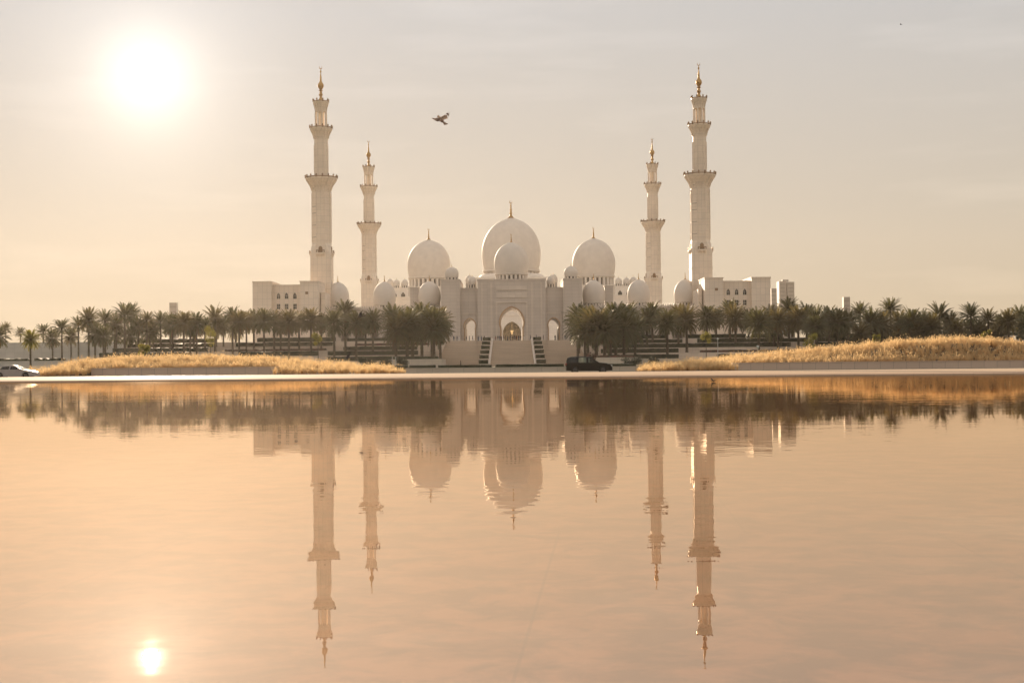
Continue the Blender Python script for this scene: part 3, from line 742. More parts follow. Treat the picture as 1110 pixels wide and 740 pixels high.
# --- side blocks
for sd in (-1, 1):
    side = 'left' if sd < 0 else 'right'
    o = (sd * 78, 490, PLAT)
    t = thing('side_block', 'flat roofed white marble block with arched windows at the %s end of the mosque' % side, 'building', o, group='side blocks of the mosque')
    m = MB()
    def bx(xa, xb, *r):
        a, b = sorted((sd * xa, sd * xb)); m.box(a, b, *r)
    bx(66.7, 73.0, 490, 508, PLAT, 29.6); bx(66.55, 73.15, 489.8, 508.2, 29.6, 30.0)
    bx(82.9, 89.4, 490, 508, PLAT, 29.6); bx(82.75, 89.55, 489.8, 508.2, 29.6, 30.0)
    # recessed middle, pierced for its windows
    WX = [75.2, 78.1, 80.9]; ww, z0a, z1a, z0b, z1b = .62, 24.0, 26.2, 20.4, 22.2
    for zlo, zhi in ((PLAT, z0b), (z1b, z0a), (z1a, 28.4)): bx(73.0, 82.9, 492.5, 506, zlo, zhi)
    edges = [73.0] + [e_ for wx in WX for e_ in (wx - ww, wx + ww)] + [82.9]
    for i in range(0, len(edges), 2):
        bx(edges[i], edges[i + 1], 492.5, 506, z0b, z1b); bx(edges[i], edges[i + 1], 492.5, 506, z0a, z1a)
    for wx in WX:                                             # spandrels that round the upper windows' heads
        for sg in (-1, 1):
            a, b = sd * wx + sg * ww, sd * wx
            m.prism([(a, z1a), (b, z1a), (sd * wx + sg * ww * .45, z1a - .35), (sd * wx + sg * ww * .85, z1a - .8), (a, z1a - 1.1)], 492.52, 493.4)
    bx(73.0, 82.9, 492.3, 506.1, 28.4, 28.9); bx(73.0, 82.9, 492.4, 492.497, 27.2, 27.45)
    rel(m, o).build('wall', marble_tower_lit, t)
    for wx in WX:
        for (a, b) in ((z0a, z1a), (z0b, z1b)):
            m = MB(); m.box(sd * wx - ww, sd * wx + ww, 493.1, 493.2, a, b); wo = rel(m, o).build('window', dark_glass, t)
            m = MB(); m.box(sd * wx - .05, sd * wx + .05, 493.02, 493.09, a, b); m.box(sd * wx - ww, sd * wx + ww, 493.0, 493.06, (a + b) / 2 - .05, (a + b) / 2 + .05); rel(m, o).build('glazing_bar', pale_metal, wo)
    m = MB()
    bx(70.2, 71.2, 489.9, 489.995, 25.4, 26.3); rel(m, o).build('vent', bronze, t)
    # tall open fin portal on the inner flank
    m = MB(); bx(64.9, 66.3, 494, 508, PLAT, 26.2); rel(m, o).build('flank_wall', marble_tower_lit, t)

# --- far towers
def tower(x0, x1, ytop, D, label, split=None, floors=12):
    a, b = P(x0, ytop, D), P(x1, ytop, D)
    t = thing('tower_block', label, 'tower block', ((a.x + b.x) / 2, D, 0))
    w2 = (b.x - a.x) / 2; m = MB()
    if split: m.box(-w2, -w2 * .06, 0, 12, 0, a.z); m.box(w2 * .06, w2, 0, 12, 0, a.z - .6); m.box(-w2 * .06, w2 * .06, 1.5, 11, 0, a.z - 1)
    else: m.box(-w2, w2, 0, 2 * w2, 0, a.z)
    m.box(-w2 * .5, w2 * .3, 2, 6, a.z - .05, a.z + 1.5) if split else None
    m.build('wall', concrete_far, t)
    for k in range(floors):
        zz = a.z - (k + 1) * 3.3
        for u0, u1 in (((-.85, -.2), (.2, .85)) if split else ((-.85, .85),)):
            m = MB(); m.box(w2 * u0, w2 * u1, -.12, -.02, zz, zz + 1.3); m.build('window_band', tower_glass, t)
    return t
tower(844.5, 861, 304.8, 1250, 'pale twin slab tower block far beyond the right side block', True, 16)
tower(836, 842, 312.5, 1150, 'narrow pale tower block peeping out behind the right side block', None, 14)
tower(183.5, 191, 328, 900, 'small grey tower block above the palms at the left', None, 7)
tower(914.5, 921.5, 321.8, 950, 'small brown tower block above the palms at the right', None, 9)

# ------------------------------------------------------------------ low wall, hedges and mounds along the road
lwm = MB(); lwm.box(P(440, 400, 164).x, P(692, 400, 164).x, 164, 164.5, -.1, .50); lwm.box(P(440, 400, 164).x - .05, P(692, 400, 164).x + .05, 163.93, 164.57, .50, .58)
tag(lwm.build('low_wall', planter_stone), 'long low pale stone wall along the road behind the black car', 'wall')
hx = [(423, 442), (443, 473), (474, 534), (536, 612), (614, 690)]
hl = ['leftmost short', 'second from left short', 'long', 'long second from right', 'rightmost'] 
for i, (a, b) in enumerate(hx):
    xa, xb = P(a, 398, 170).x + .1, P(b, 398, 170).x - .1
    tag(rough_hedge(xa, xb, 169.5, 170.8, 0, .86 + .03 * (i % 2), dens=40, leaf=.09, bump=.05, seed=70 + i).build('roadside_hedge', hedge_leaf),
        ['short clipped hedge behind the right end of the left golden grass', 'clipped hedge just left of the left stair flight foot', 'long clipped roadside hedge in front of left stairs', 'long clipped roadside hedge in front of central stairs', 'clipped roadside hedge behind the black car'][i], 'hedge', 'clipped roadside hedges')

gp = {'left': [(30, 408), (42, 405.5), (60, 400), (80, 394), (110, 387.5), (150, 385.5), (200, 385), (250, 385.5), (295, 386.5), (310, 388.5), (350, 391.5), (400, 395.5), (430, 398.5), (443, 403)],
      'right': [(684, 402), (692, 398.5), (720, 393.5), (760, 389.5), (800, 385), (830, 382), (870, 378.5), (900, 376), (940, 371.5), (970, 369), (1000, 366.5), (1040, 365), (1075, 366), (1110, 370), (1150, 372)]}
def interp(tab, x):
    if x <= tab[0][0]: return tab[0][1]
    for (a, ya), (b, yb) in zip(tab, tab[1:]):
        if x <= b: return ya + (yb - ya) * (x - a) / (b - a)
    return tab[-1][1]
BLADE = 1.0
def mound_z(side, X, Y, inwall=True):
    D = 176.0
    px = 555 + X / D * F
    top = P(px, interp(gp[side], px), D).z - BLADE * .85
    top = max(top, 0.02)
    if inwall:
        if Y < 164.97: return -0.3
        s = min(1.0, max(0.0, (Y - 166.0) / 9.0)); low = min(top, .55)
    else:
        s = min(1.0, max(0.0, (Y - 159.3) / 15.0)); low = 0.0
    s = s * s * (3 - 2 * s)
    b = min(1.0, max(0.0, (190 - Y) / 10.0))
    return (low + (top - low) * s) * b
def make_grass(side, wall_a, wall_b):
    xa, xb = P(gp[side][0][0], 400, 170).x, P(gp[side][-1][0], 400, 170).x
    mo = MB(); nx, ny = 120, 16; ys = [159.2, 161, 163, 164.9] + [164.98 + (191 - 164.98) * j / (ny - 4) for j in range(ny - 3)]
    vs = [(xa + (xb - xa) * i / nx, y, mound_z(side, xa + (xb - xa) * i / nx, y, wall_a - .2 < xa + (xb - xa) * i / nx < wall_b + .2) + .021) for i in range(nx + 1) for y in ys]
    mo.add(vs, [(i * (ny + 1) + j, (i + 1) * (ny + 1) + j, (i + 1) * (ny + 1) + j + 1, i * (ny + 1) + j + 1) for i in range(nx) for j in range(ny)])
    struct('grass_mound_ground', mo, soil, smooth=True)
    q = random.Random(5 if side == 'left' else 6)
    V, Fc = [], []
    n_t = int((xb - xa) * 16 * 3.4)
    for _ in range(n_t):
        x = q.uniform(xa, xb)
        inwall = wall_a < x < wall_b
        y = (165.3 if inwall else 159.8) + (15.5 if inwall else 20.5) * q.random() ** 1.2
        z = mound_z(side, x, y, inwall)
        px = 555 + x / y * F
        edge = min(1.0, (x - xa) / 5 + .35, (xb - x) / 5 + .35)
        hs = BLADE * q.uniform(.55, 1.2) * edge * (1 + .3 * math.sin(x * 1.7 + 2 * math.sin(y)) * math.sin(x * .53 + y * .9))
        for b_ in range(20):
            a = q.uniform(0, 2 * math.pi); ln_ = q.uniform(.12, .75) * hs; h = hs * q.uniform(.55, 1.05)
            dx, dy = math.cos(a), math.sin(a); w_ = q.uniform(.010, .022)
            bx_, by_ = x + q.uniform(-.10, .10), y + q.uniform(-.10, .10)
            i0 = len(V)
            m1x, m1y = bx_ + dx * ln_ * .35, by_ + dy * ln_ * .35
            tx, ty = bx_ + dx * ln_, by_ + dy * ln_
            V += [(bx_ - dy * w_, by_ + dx * w_, z), (bx_ + dy * w_, by_ - dx * w_, z), (m1x + dy * w_, m1y - dx * w_, z + h * .62), (m1x - dy * w_, m1y + dx * w_, z + h * .62), (tx, ty, z + h * .95)]
            Fc += [(i0, i0 + 1, i0 + 2, i0 + 3), (i0 + 3, i0 + 2, i0 + 4)]
            if b_ < 5:                                         # feathery seed head
                c = Vector((tx, ty, z + h * .95)); u = Vector((dx * .5, dy * .5, .55)).normalized() * q.uniform(.16, .28); pw = q.uniform(.025, .05)
                i0 = len(V)
                e1 = Vector((-dy, dx, 0)) * pw
                V += [tuple(c), tuple(c + u * .45 + e1), tuple(c + u), tuple(c + u * .45 - e1)]
                Fc += [(i0, i0 + 1, i0 + 2, i0 + 3)]
    mg = MB(); mg.v, mg.f = V, Fc
    tag(mg.build('ornamental_grass', dry_grass), 'golden feathery dry grass on the %s mound beside the road' % side, 'grass', kind='stuff')
WLX = (P(100.5, 400, 165).x, P(302, 400, 165).x); WRX = (P(793, 400, 165).x, 95)
make_grass('left', *WLX); make_grass('right', *WRX)
for side, (a, b) in (('left', WLX), ('right', WRX)):
    m = MB(); m.box(a, b, 164.4, 164.95, -.1, .80); m.box(a - .04, b + .04, 164.34, 165.0, .80, .88)
    tag(m.build('planter_wall', granite), 'low brown grey granite wall holding back the %s golden grass mound' % side, 'wall', 'granite walls before the grass mounds')

# ------------------------------------------------------------------ palms
def frond(V, Fc, q, az, el, length, droop, nl=24, leaf=.62, base=(0,0,0)):
    pts = []; p = Vector(base); e_ = el; seg = length / 8
    for i in range(9):
        pts.append(p.copy())
        p = p + Vector((math.cos(az) * math.cos(e_), math.sin(az) * math.cos(e_), math.sin(e_))) * seg
        e_ -= droop / 8 * (0.5 + i / 8)
    side = Vector((-math.sin(az), math.cos(az), 0))
    for i in range(8):                                          # rachis
        a, b = pts[i], pts[i + 1]; w_ = .045 * (1 - i / 9); i0 = len(V)
        V += [tuple(a - side * w_), tuple(a + side * w_), tuple(b + side * w_ * .85), tuple(b - side * w_ * .85)]; Fc.append((i0, i0 + 1, i0 + 2, i0 + 3))
    for k in range(nl):
        t = .12 + .88 * (k + .5) / nl; i = min(7, int(t * 8)); f_ = t * 8 - i
        c = pts[i].lerp(pts[i + 1], f_); d = (pts[i + 1] - pts[i]).normalized(); up = side.cross(d)
        ll = leaf * (math.sin(math.pi * min(1, .18 + .82 * t)) ** .6 + .12) * q.uniform(.8, 1.15)
        for s in (-1, 1):
            dr = (d * .75 + side * s * .8 + up * q.uniform(.1, .45) + Vector((0, 0, -.12))).normalized()
            w_ = .066; i0 = len(V)
            V += [tuple(c - d * w_), tuple(c + d * w_), tuple(c + dr * ll)]; Fc.append((i0, i0 + 1, i0 + 2))

def crown_mesh(seed, n, full):
    """crown of radius about 3 m: fronds spread round the bud, the older ones hanging"""
    q = random.Random(seed); V, Fc = [], []
    for k in range(n):
        t = (k + .5) / n
        az = k * 2.39996 + q.uniform(-.25, .25)
        el = R(84 - t ** .85 * (122 if full else 104)) + q.uniform(-.1, .1)
        frond(V, Fc, q, az, el, 3.3 * q.uniform(.85, 1.1), R(38 + 34 * t), base=(math.cos(az) * .15, math.sin(az) * .15, q.uniform(-.35, .15) - .3 * t))
    m = MB(); m.v, m.f = V, Fc
    me = bpy.data.meshes.new('crown'); me.from_pydata(m.v, [], m.f); me.materials.append(palm_leaf if seed % 3 else palm_leaf_olive); me.update(); return me
def skirt_mesh(seed):
    q = random.Random(seed); V, Fc = [], []
    for k in range(16):
        az = k * 2.39996; frond(V, Fc, q, az, R(-28 - 40 * q.random()), 2.6 * q.uniform(.7, 1.1), R(38), nl=12, leaf=.42, base=(math.cos(az) * .2, math.sin(az) * .2, -.5))
    me = bpy.data.meshes.new('dry_fronds'); me.from_pydata(V, [], Fc); me.materials.append(palm_dry); me.update(); return me
CROWNS = [crown_mesh(i, 60, False) for i in range(3)] + [crown_mesh(10 + i, 92, True) for i in range(3)]
SKIRTS = [skirt_mesh(i) for i in range(2)]
tm = MB(); prof = []
for i in range(25):
    zz = i / 24; prof.append(((.30 - .08 * zz) * (1.18 if i == 0 else 1) + (.035 if i % 2 else 0), zz))
prof[-1] = (.34, 1.0); prof[-2] = (.30, .96)
tm.lathe(prof, n=9); TR = bpy.data.meshes.new('trunk'); TR.from_pydata(tm.v, [], tm.f); TR.materials.append(palm_bark); TR.update()

BUCKETS = [(-30, 50, 'by the white wall at far left'), (50, 92, 'before the white boundary wall'), (92, 128, 'behind the left end of granite wall'), (128, 181, 'just left of the small grey tower'), (181, 225, 'below the small grey tower'), (225, 272, 'just left of the left side block'),
           (272, 328, 'below the left side block'), (328, 372, 'below the left front minaret'), (372, 412, 'below the left rear minaret'), (412, 500, 'left of the gatehouse stairs'), (600, 692, 'right of the gatehouse stairs'), (692, 735, 'below the right rear minaret'),
           (735, 784, 'below the right front minaret'), (784, 838, 'below the right side block'), (838, 884, 'below the twin slab tower'), (884, 935, 'below the small brown tower'), (935, 985, 'just right of the small brown tower'), (985, 1040, 'above the highest golden grass'), (1040, 1140, 'at the far right edge')]
PALMS = []      # (px, top_y, D, crown width px, kind)   kind f: full, s: slender
def pm(s):
    for row in s.strip().split('\n'):
        a = row.split(); PALMS.append((float(a[0]), float(a[1]), float(a[2]), float(a[3]), a[4]))
pm('''
-2 352 330 24 f
6 349 520 15 s
22 354 560 13 s
47 351 500 17 s
57 356 460 20 f
67 345 405 21 s
77 354 430 19 f
85 343 400 19 s
96 334 385 24 f
103 350 375 24 f
114 336 430 22 s
112 353 372 22 f
126 340 440 22 f
135 328 425 25 s
142 329 450 24 f
150 344 420 20 f
159 337 420 20 s
166 345 440 18 f
174 337 430 22 s
187 340 418 24 f
199 337 408 24 f
206 345 420 20 f
213 339 420 22 f
222 343 430 20 f
233 332 440 26 s
242 342 450 20 f
252 332 425 22 f
259 336 404 24 f
267 337 420 22 f
275 336 440 24 f
286 335 405 25 f
297 336 425 24 f
304 344 440 20 f
313 335 410 27 f
324 337 430 23 f
337 333 420 27 f
348 339 440 22 f
362 336 404 28 f
374 325 425 27 f
386 337 402 26 f
396 340 440 22 f
404 336 425 24 f
426 329 425 28 f
441 334 388 34 f
457 328 405 32 f
468 332 386 32 f
477 334 415 25 f
627 329 420 26 f
637 332 400 28 f
646 333 385 36 f
667 328 392 34 f
680 328 425 28 f
701 333 430 24 f
707 327 445 26 f
723 335 404 30 f
735 329 440 24 f
744 331 420 30 f
766 331 460 26 f
776 333 464 24 f
791 325 455 26 s
797 331 440 28 f
812 335 445 24 f
822 334 404 32 f
834 330 440 26 f
843 333 420 28 f
855 323 445 26 s
865 331 420 28 f
874 330 440 26 f
885 334 410 30 f
898 332 430 28 f
908 335 410 28 f
919 336 430 26 f
932 328 440 24 s
944 335 415 28 f
955 337 420 28 f
965 323 440 25 s
975 336 425 26 f
988 335 405 28 f
1000 337 420 26 f
1010 340 400 26 f
1018 329 430 27 s
1030 338 430 24 f
1037 345 405 24 f
1052 330 420 25 s
1062 346 430 22 f
1071 335 420 24 s
1085 340 430 24 f
1093 335 415 26 f
1106 331 420 26 s
1114 340 400 26 f
''')
fq = random.Random(77)
fx = 124.0
while fx < 1116:
    if fx < 272 or fx > 838:
        PALMS.append((fx, fq.uniform(340, 352), fq.choice((402, 431, 445, 459, 466)), fq.uniform(22, 27), 'f'))
    fx += fq.uniform(15, 26)
for x_, y_, d_, w_ in ((429, 340, 386, 31), (447, 336, 398, 33), (470, 339, 384, 32), (477, 342, 400, 26), (626, 339, 402, 27), (634, 343, 386, 31), (655, 338, 384, 36), (661, 333, 402, 34), (676, 338, 388, 33), (688, 341, 402, 28)):
    PALMS.append((x_, y_, d_, w_, 'f'))
ORDW = ['leftmost'] + [w_ + ' from left' for w_ in 'second third fourth fifth sixth seventh eighth ninth tenth eleventh twelfth'.split()]
for a, b, phrase in BUCKETS:
    grp = sorted([p for p in PALMS if a <= p[0] < b])
    for i, (px, ty, D, cw, kd) in enumerate(grp):
        where = 'only' if len(grp) == 1 else ('rightmost' if i == len(grp) - 1 else ORDW[i])
        size = 'bushy' if kd == 'f' else 'slender'
        X = (px - 555) / F * D * 1.0
        top = P(px, ty, D); X = top.x; zb = zg(X, D)
        sc = cw * (1.12 if 412 < px < 692 else 1.02) / F * D / 5.4                                # crown width in metres over proto width
        H = top.z - zb; th = max(1.2, H - 2.6 * sc)
        t = thing('date_palm', '%s of the date palms %s' % (where, phrase), 'palm tree', (X, D, zb), rnd.uniform(0, 6.28), 'date palms')
        tr = bpy.data.objects.new('trunk', TR); col.objects.link(tr); tr.parent = t; tr.scale = (sc * .85, sc * .85, th)
        cm = bpy.data.objects.new('crown', CROWNS[rnd.randrange(3) + (3 if kd == 'f' else 0)]); col.objects.link(cm); cm.parent = t; cm.location = (0, 0, th); cm.scale = (sc, sc, sc * rnd.uniform(.92, 1.08)); cm.rotation_euler = (rnd.uniform(-.08, .08), rnd.uniform(-.08, .08), 0)
        if kd == 'f' and rnd.random() < .6:
            sk = bpy.data.objects.new('dry_fronds', SKIRTS[rnd.randrange(2)]); col.objects.link(sk); sk.parent = t; sk.location = (0, 0, th); sk.scale = (sc, sc, sc)

# young palm before the garden wall at far left
def lone_palm(px, ty, D, cw, label):
    top = P(px, ty, D); zb = zg(top.x, D); sc = cw / F * D / 5.4; th = top.z - zb - 2.3 * sc
    t = thing('young_palm', label, 'palm tree', (top.x, D, zb))
    tr = bpy.data.objects.new('trunk', TR); col.objects.link(tr); tr.parent = t; tr.scale = (sc * 1.0, sc * 1.0, th)
    me = CROWNS[4].copy(); me.materials.clear(); me.materials.append(young_leaf)
    cm = bpy.data.objects.new('crown', me); col.objects.link(cm); cm.parent = t; cm.location = (0, 0, th); cm.scale = (sc,) * 3
lone_palm(33, 358, 205, 21, 'lone young yellowish palm standing behind the white car')

# ------------------------------------------------------------------ young broadleaf trees and shrubs
def leaf_cloud(c, rx, ry, rz, n, leaf, q, lumps=7):
    V, Fc = [], []
    L_ = [(Vector((q.uniform(-.6, .6) * rx, q.uniform(-.6, .6) * ry, q.uniform(-.65, .65) * rz)), q.uniform(.35, .55)) for _ in range(lumps)]
    for _ in range(n):
        lc, lr = q.choice(L_)
        d = Vector((q.gauss(0, 1), q.gauss(0, 1), q.gauss(0, 1))).normalized() * (q.random() ** .45) * lr
        p = Vector(c) + lc + Vector((d.x * rx, d.y * ry, d.z * rz))
        u = Vector((q.gauss(0, 1), q.gauss(0, 1), q.gauss(0, 1))).normalized(); v = u.orthogonal().normalized(); s = leaf * q.uniform(.6, 1.3)
        i0 = len(V); V += [tuple(p - u * s), tuple(p + v * s * .5), tuple(p + u * s), tuple(p - v * s * .5)]; Fc.append((i0, i0 + 1, i0 + 2, i0 + 3))
    m = MB(); m.v, m.f = V, Fc; return m
def young_tree(px, yt, yb_crown, D, wpx, label, mat=young_leaf, seed=0):
    q = random.Random(seed); s = D / F
    a, b = P(px, yt, D), P(px, yb_crown, D); zb = zg(a.x, D)
    t = thing('young_tree', label, 'tree', (a.x, D, zb))
    hz = (a.z - b.z) / 2; cz = (a.z + b.z) / 2 - zb
    m = MB(); m.tube([(0, 0, 0), (.05, 0, cz * .5), (0, .04, cz + hz * .3)], [.09, .07, .03], 7)
    for k in range(5):
        an = k * 1.3; m.tube([(0, 0, cz - hz * .6 + .15 * k), (math.cos(an) * wpx * s * .3, math.sin(an) * wpx * s * .3, cz + hz * (.1 + .1 * k))], [.04, .015], 5)
    m.build('trunk', palm_bark, t)
    leaf_cloud((0, 0, cz), wpx * s / 2 * 1.15, wpx * s / 2 * 1.15, hz * 1.15, 900, .13, q).build('crown', mat, t)
young_tree(344.5, 361, 374, 260, 12, 'thin young yellow green tree standing behind the left golden grass', seed=1)
young_tree(765, 358, 372, 260, 13, 'thin young yellow green tree in front of the right terraces', seed=2)
young_tree(228, 354, 374, 300, 15, 'light green young tree before the palms left of the side block', seed=3)
young_tree(157, 373, 386, 215, 12, 'small yellow green bushy tree just behind the left golden grass', seed=4)
young_tree(879, 361, 378, 230, 15, 'yellow green bushy tree just behind the right golden grass', seed=5)
young_tree(951, 362, 374, 230, 9, 'small yellow green tree behind the right golden grass crest', seed=6)
young_tree(1068, 357, 368, 230, 11, 'round yellow green tree behind the grass crest near right edge', seed=7)
def shrub(px, yt, D, wpx, label, seed, mat=hedge_leaf):
    q = random.Random(seed); s = D / F; a = P(px, yt, D); zb = zg(a.x, D); h = a.z - zb
    t = thing('shrub', label, 'shrub', (a.x, D, zb), group='rounded shrubs on the lawn')
    m = MB()
    for k in range(6):
        an = k * 1.05; m.tube([(0, 0, 0), (math.cos(an) * wpx * s * .3, math.sin(an) * wpx * s * .3, h * .6)], [.05, .02], 5)
    m.build('stem', palm_bark, t); leaf_cloud((0, 0, h * .5), wpx * s / 2 * 1.1, 1.2, h * .56, 1500, .12, q, 10).build('foliage', mat, t)
shrub(399, 386.5, 230, 22, 'broad dark shrub under the flying bird left of the stairs', 1)
shrub(417, 387, 235, 16, 'dark green shrub just left of the two pale posts', 2)
shrub(436, 388, 235, 18, 'dark green shrub just right of the two pale posts', 3)
shrub(684, 386.5, 235, 24, 'dark wide shrub to the right of the black car', 4)
shrub(708, 388, 235, 14, 'small dark shrub at the left tip of the right grass', 5)
shrub(641, 382, 240, 12, 'bright red flowering shrub in a white pot above the black car', 6, flower_red)

# pot under the red shrub, posts and lamp poles
a = P(636, 387.5, 239); m = MB(); m.lathe([(.28, 0), (.34, .1), (.5, a.z * .9), (.55, a.z * .95), (.55, a.z), (.45, a.z)], n=20)
po = m.build('flower_pot', cloth_white, loc=(a.x, 239, .02), smooth=True); tag(po, 'white flower pot under the red shrub above the black car', 'flower pot')
for px, lab in ((425.3, 'left one of two short pale posts among the shrubs'), (428.8, 'right one of two short pale posts among the shrubs')):
    a = P(px, 386.5, 228); m = MB(); m.tube([(0, 0, 0), (0, 0, a.z - .05)], .07, 8); m.box(-.12, .12, -.12, .12, a.z - .06, a.z)
    tag(m.build('bollard_post', pale_metal, loc=(a.x, 228, 0.02)), lab, 'post', 'pale posts among the shrubs')
def lamp_post(px, yt, D, label):
    a = P(px, yt, D); zb = zg(a.x, D); h = a.z - zb
    t = thing('lamp_post', label, 'lamp post', (a.x, D, zb))
    m = MB(); m.tube([(0, 0, 0), (0, 0, h)], [.09, .06], 8); m.build('pole', pale_metal, t)
    m = MB(); m.lathe([(.05, 0), (.2, .08), (.24, .35), (.05, .45)], (0, 0, h - .05), 12); m.build('lamp_head', clear_lens, t)
lamp_post(778, 368, 300, 'slim pale lamp post right of the thin young tree')
lamp_post(821.5, 377, 235, 'short pale lamp post just above the golden grass on right')
lamp_post(28, 371, 330, 'slim pale lamp post before the white boundary wall at left')

# ------------------------------------------------------------------ cars
def arc(cx, cz, r, n=9): return [(cx + r * math.cos(a), cz + r * math.sin(a)) for a in [math.pi - math.pi * i / (n - 1) for i in range(n)]]
def car(name, label, paint, loc, prof_top, wheels, wr, W, cabin, panes, lamps, zlow=.28):
    """prof_top: upper outline from tail to nose; cabin: roof line and pillars; panes: side glass quads"""
    t = thing(name, label, 'car', loc)
    x_r, x_f = prof_top[0][0], prof_top[-1][0]
    low = [(x_r, zlow + .05)]
    for wx in wheels: low += [(wx - wr - .06, zlow)] + arc(wx, wr - .02, wr + .05) + [(wx + wr + .06, zlow)]
    low += [(x_f, zlow + .05)]
    poly = low + prof_top[::-1]
    m = MB(); n = len(poly); ys = [(-W / 2, .97, .985), (-W / 2 + .10, 1, 1), (W / 2 - .10, 1, 1), (W / 2, .97, .985)]
    vs = [(x * sx, y, .6 + (z - .6) * sz) for y, sx, sz in ys for x, z in poly]; fs = []
    for k in range(3):
        for i in range(n):
            j = (i + 1) % n; fs.append((k * n + j, k * n + i, (k + 1) * n + i, (k + 1) * n + j))
    tri = tessellate_polygon([[Vector((x, z, 0)) for x, z in poly]])
    fs += [tuple(tr) for tr in tri] + [tuple(i + 3 * n for i in tr[::-1]) for tr in tri]
    m.add(vs, fs)
    # roof and pillars
    rt = cabin['roof']; wi, wo = W / 2 - .22, W / 2 - .06
    nr = len(rt); rv = []
    for y, dz in ((-wi, -.05), (-wi + .12, 0), (wi - .12, 0), (wi, -.05)): rv += [(x, y, z + dz) for x, z in rt]
    for y, dz in ((-wi, -.12), (wi, -.12)): rv += [(x, y, z + dz) for x, z in rt]
    rf = []
    for k in range(3):
        for i in range(nr - 1): rf.append((k * nr + i, k * nr + i + 1, (k + 1) * nr + i + 1, (k + 1) * nr + i))
    for i in range(nr - 1):
        rf.append((4 * nr + i, 4 * nr + i + 1, i + 1, i)); rf.append((3 * nr + i, 3 * nr + i + 1, 5 * nr + i + 1, 5 * nr + i)); rf.append((5 * nr + i, 5 * nr + i + 1, 4 * nr + i + 1, 4 * nr + i))
    rf.append((0, nr, 2 * nr, 3 * nr, 5 * nr, 4 * nr)); rf.append((nr - 1, 4 * nr + nr - 1, 5 * nr + nr - 1, 4 * nr - 1, 3 * nr - 1, 2 * nr - 1))
    m.add(rv, rf)
    for (xb, zb, xt, zt, wd) in cabin['pillars']:
        for s in (-1, 1):
            m.add([(xb - wd, s * wo, zb), (xb + wd, s * wo, zb), (xt + wd, s * wi, zt), (xt - wd, s * wi, zt), (xb - wd, s * (wo - .07), zb), (xb + wd, s * (wo - .07), zb), (xt + wd, s * (wi - .06), zt), (xt - wd, s * (wi - .06), zt)],
                  [(0,1,2,3),(7,6,5,4),(1,0,4,5),(2,1,5,6),(3,2,6,7),(0,3,7,4)])
    m.build('body', paint, t, smooth=True)
    for (x0, x1, x2, x3, zb, zt, gm) in panes:
        for s in (-1, 1):
            m = MB(); m.add([(x0, s * (wo - .03), zb), (x1, s * (wo - .03), zb), (x2, s * (wi - .02), zt), (x3, s * (wi - .02), zt)], [(0, 1, 2, 3)]); m.build('side_window', gm, t)
    for nm, (xb, zb, xt, zt) in cabin['screens'].items():
        m = MB(); m.add([(xb, -wo + .05, zb), (xb, wo - .05, zb), (xt, wi - .03, zt), (xt, -wi + .03, zt)], [(0, 1, 2, 3)]); m.build(nm, clear_glass, t)
    for wx in wheels:
        for s in (-1, 1):
            def turn(pr):
                q = MB(); q.lathe(pr, n=28); q.v = [(wx + x, s * (W / 2 - .25) + s * z, wr + y) for x, y, z in q.v]; return q
            ty = turn([(wr * .62, 0), (wr * .97, .0), (wr, .04), (wr, .19), (wr * .95, .235), (wr * .66, .235), (wr * .62, .2)]).build('wheel', rubber, t, smooth=True)
            ri = turn([(wr * .2, .2), (wr * .61, .21), (wr * .63, .23), (wr * .56, .235), (wr * .5, .19), (wr * .1, .22)])
            for k in range(5):
                a_ = k * 2 * math.pi / 5; q = MB(); q.box(-.04, .04, 0, wr * .58, .2, .228); c_, s_ = math.cos(a_), math.sin(a_)
                ri.add([(wx + x * c_ - y * s_, s * (W / 2 - .25) + s * z, wr + x * s_ + y * c_) for x, y, z in q.v], q.f)
            ri.build('rim', alloy, ty)
    for nm, (x0, x1, z0, z1, mt) in lamps.items():
        for s in (-1, 1):
            a, b = sorted((s * (W / 2 - .04), s * (W / 2 - .42))); m = MB(); m.box(x0, x1, a, b, z0, z1); m.build(nm, mt, t)
    for s in (-1, 1):
        a, b = sorted((s * (W / 2 - .02), s * (W / 2 + .20))); m = MB(); xm = cabin['mirror']; m.box(xm[0], xm[0] + .14, a, b, xm[1], xm[1] + .16); m.build('wing_mirror', paint, t)
    m = MB()
    for s in (-1, 1):
        for hx in cabin['handles']: a, b = sorted((s * (W / 2 - .01), s * (W / 2 + .035))); m.box(hx, hx + .2, a, b, cabin['mirror'][1] - .12, cabin['mirror'][1] - .08)
    m.build('door_handle', paint, t)
    return t
suv = P(638.5, 404, 150)
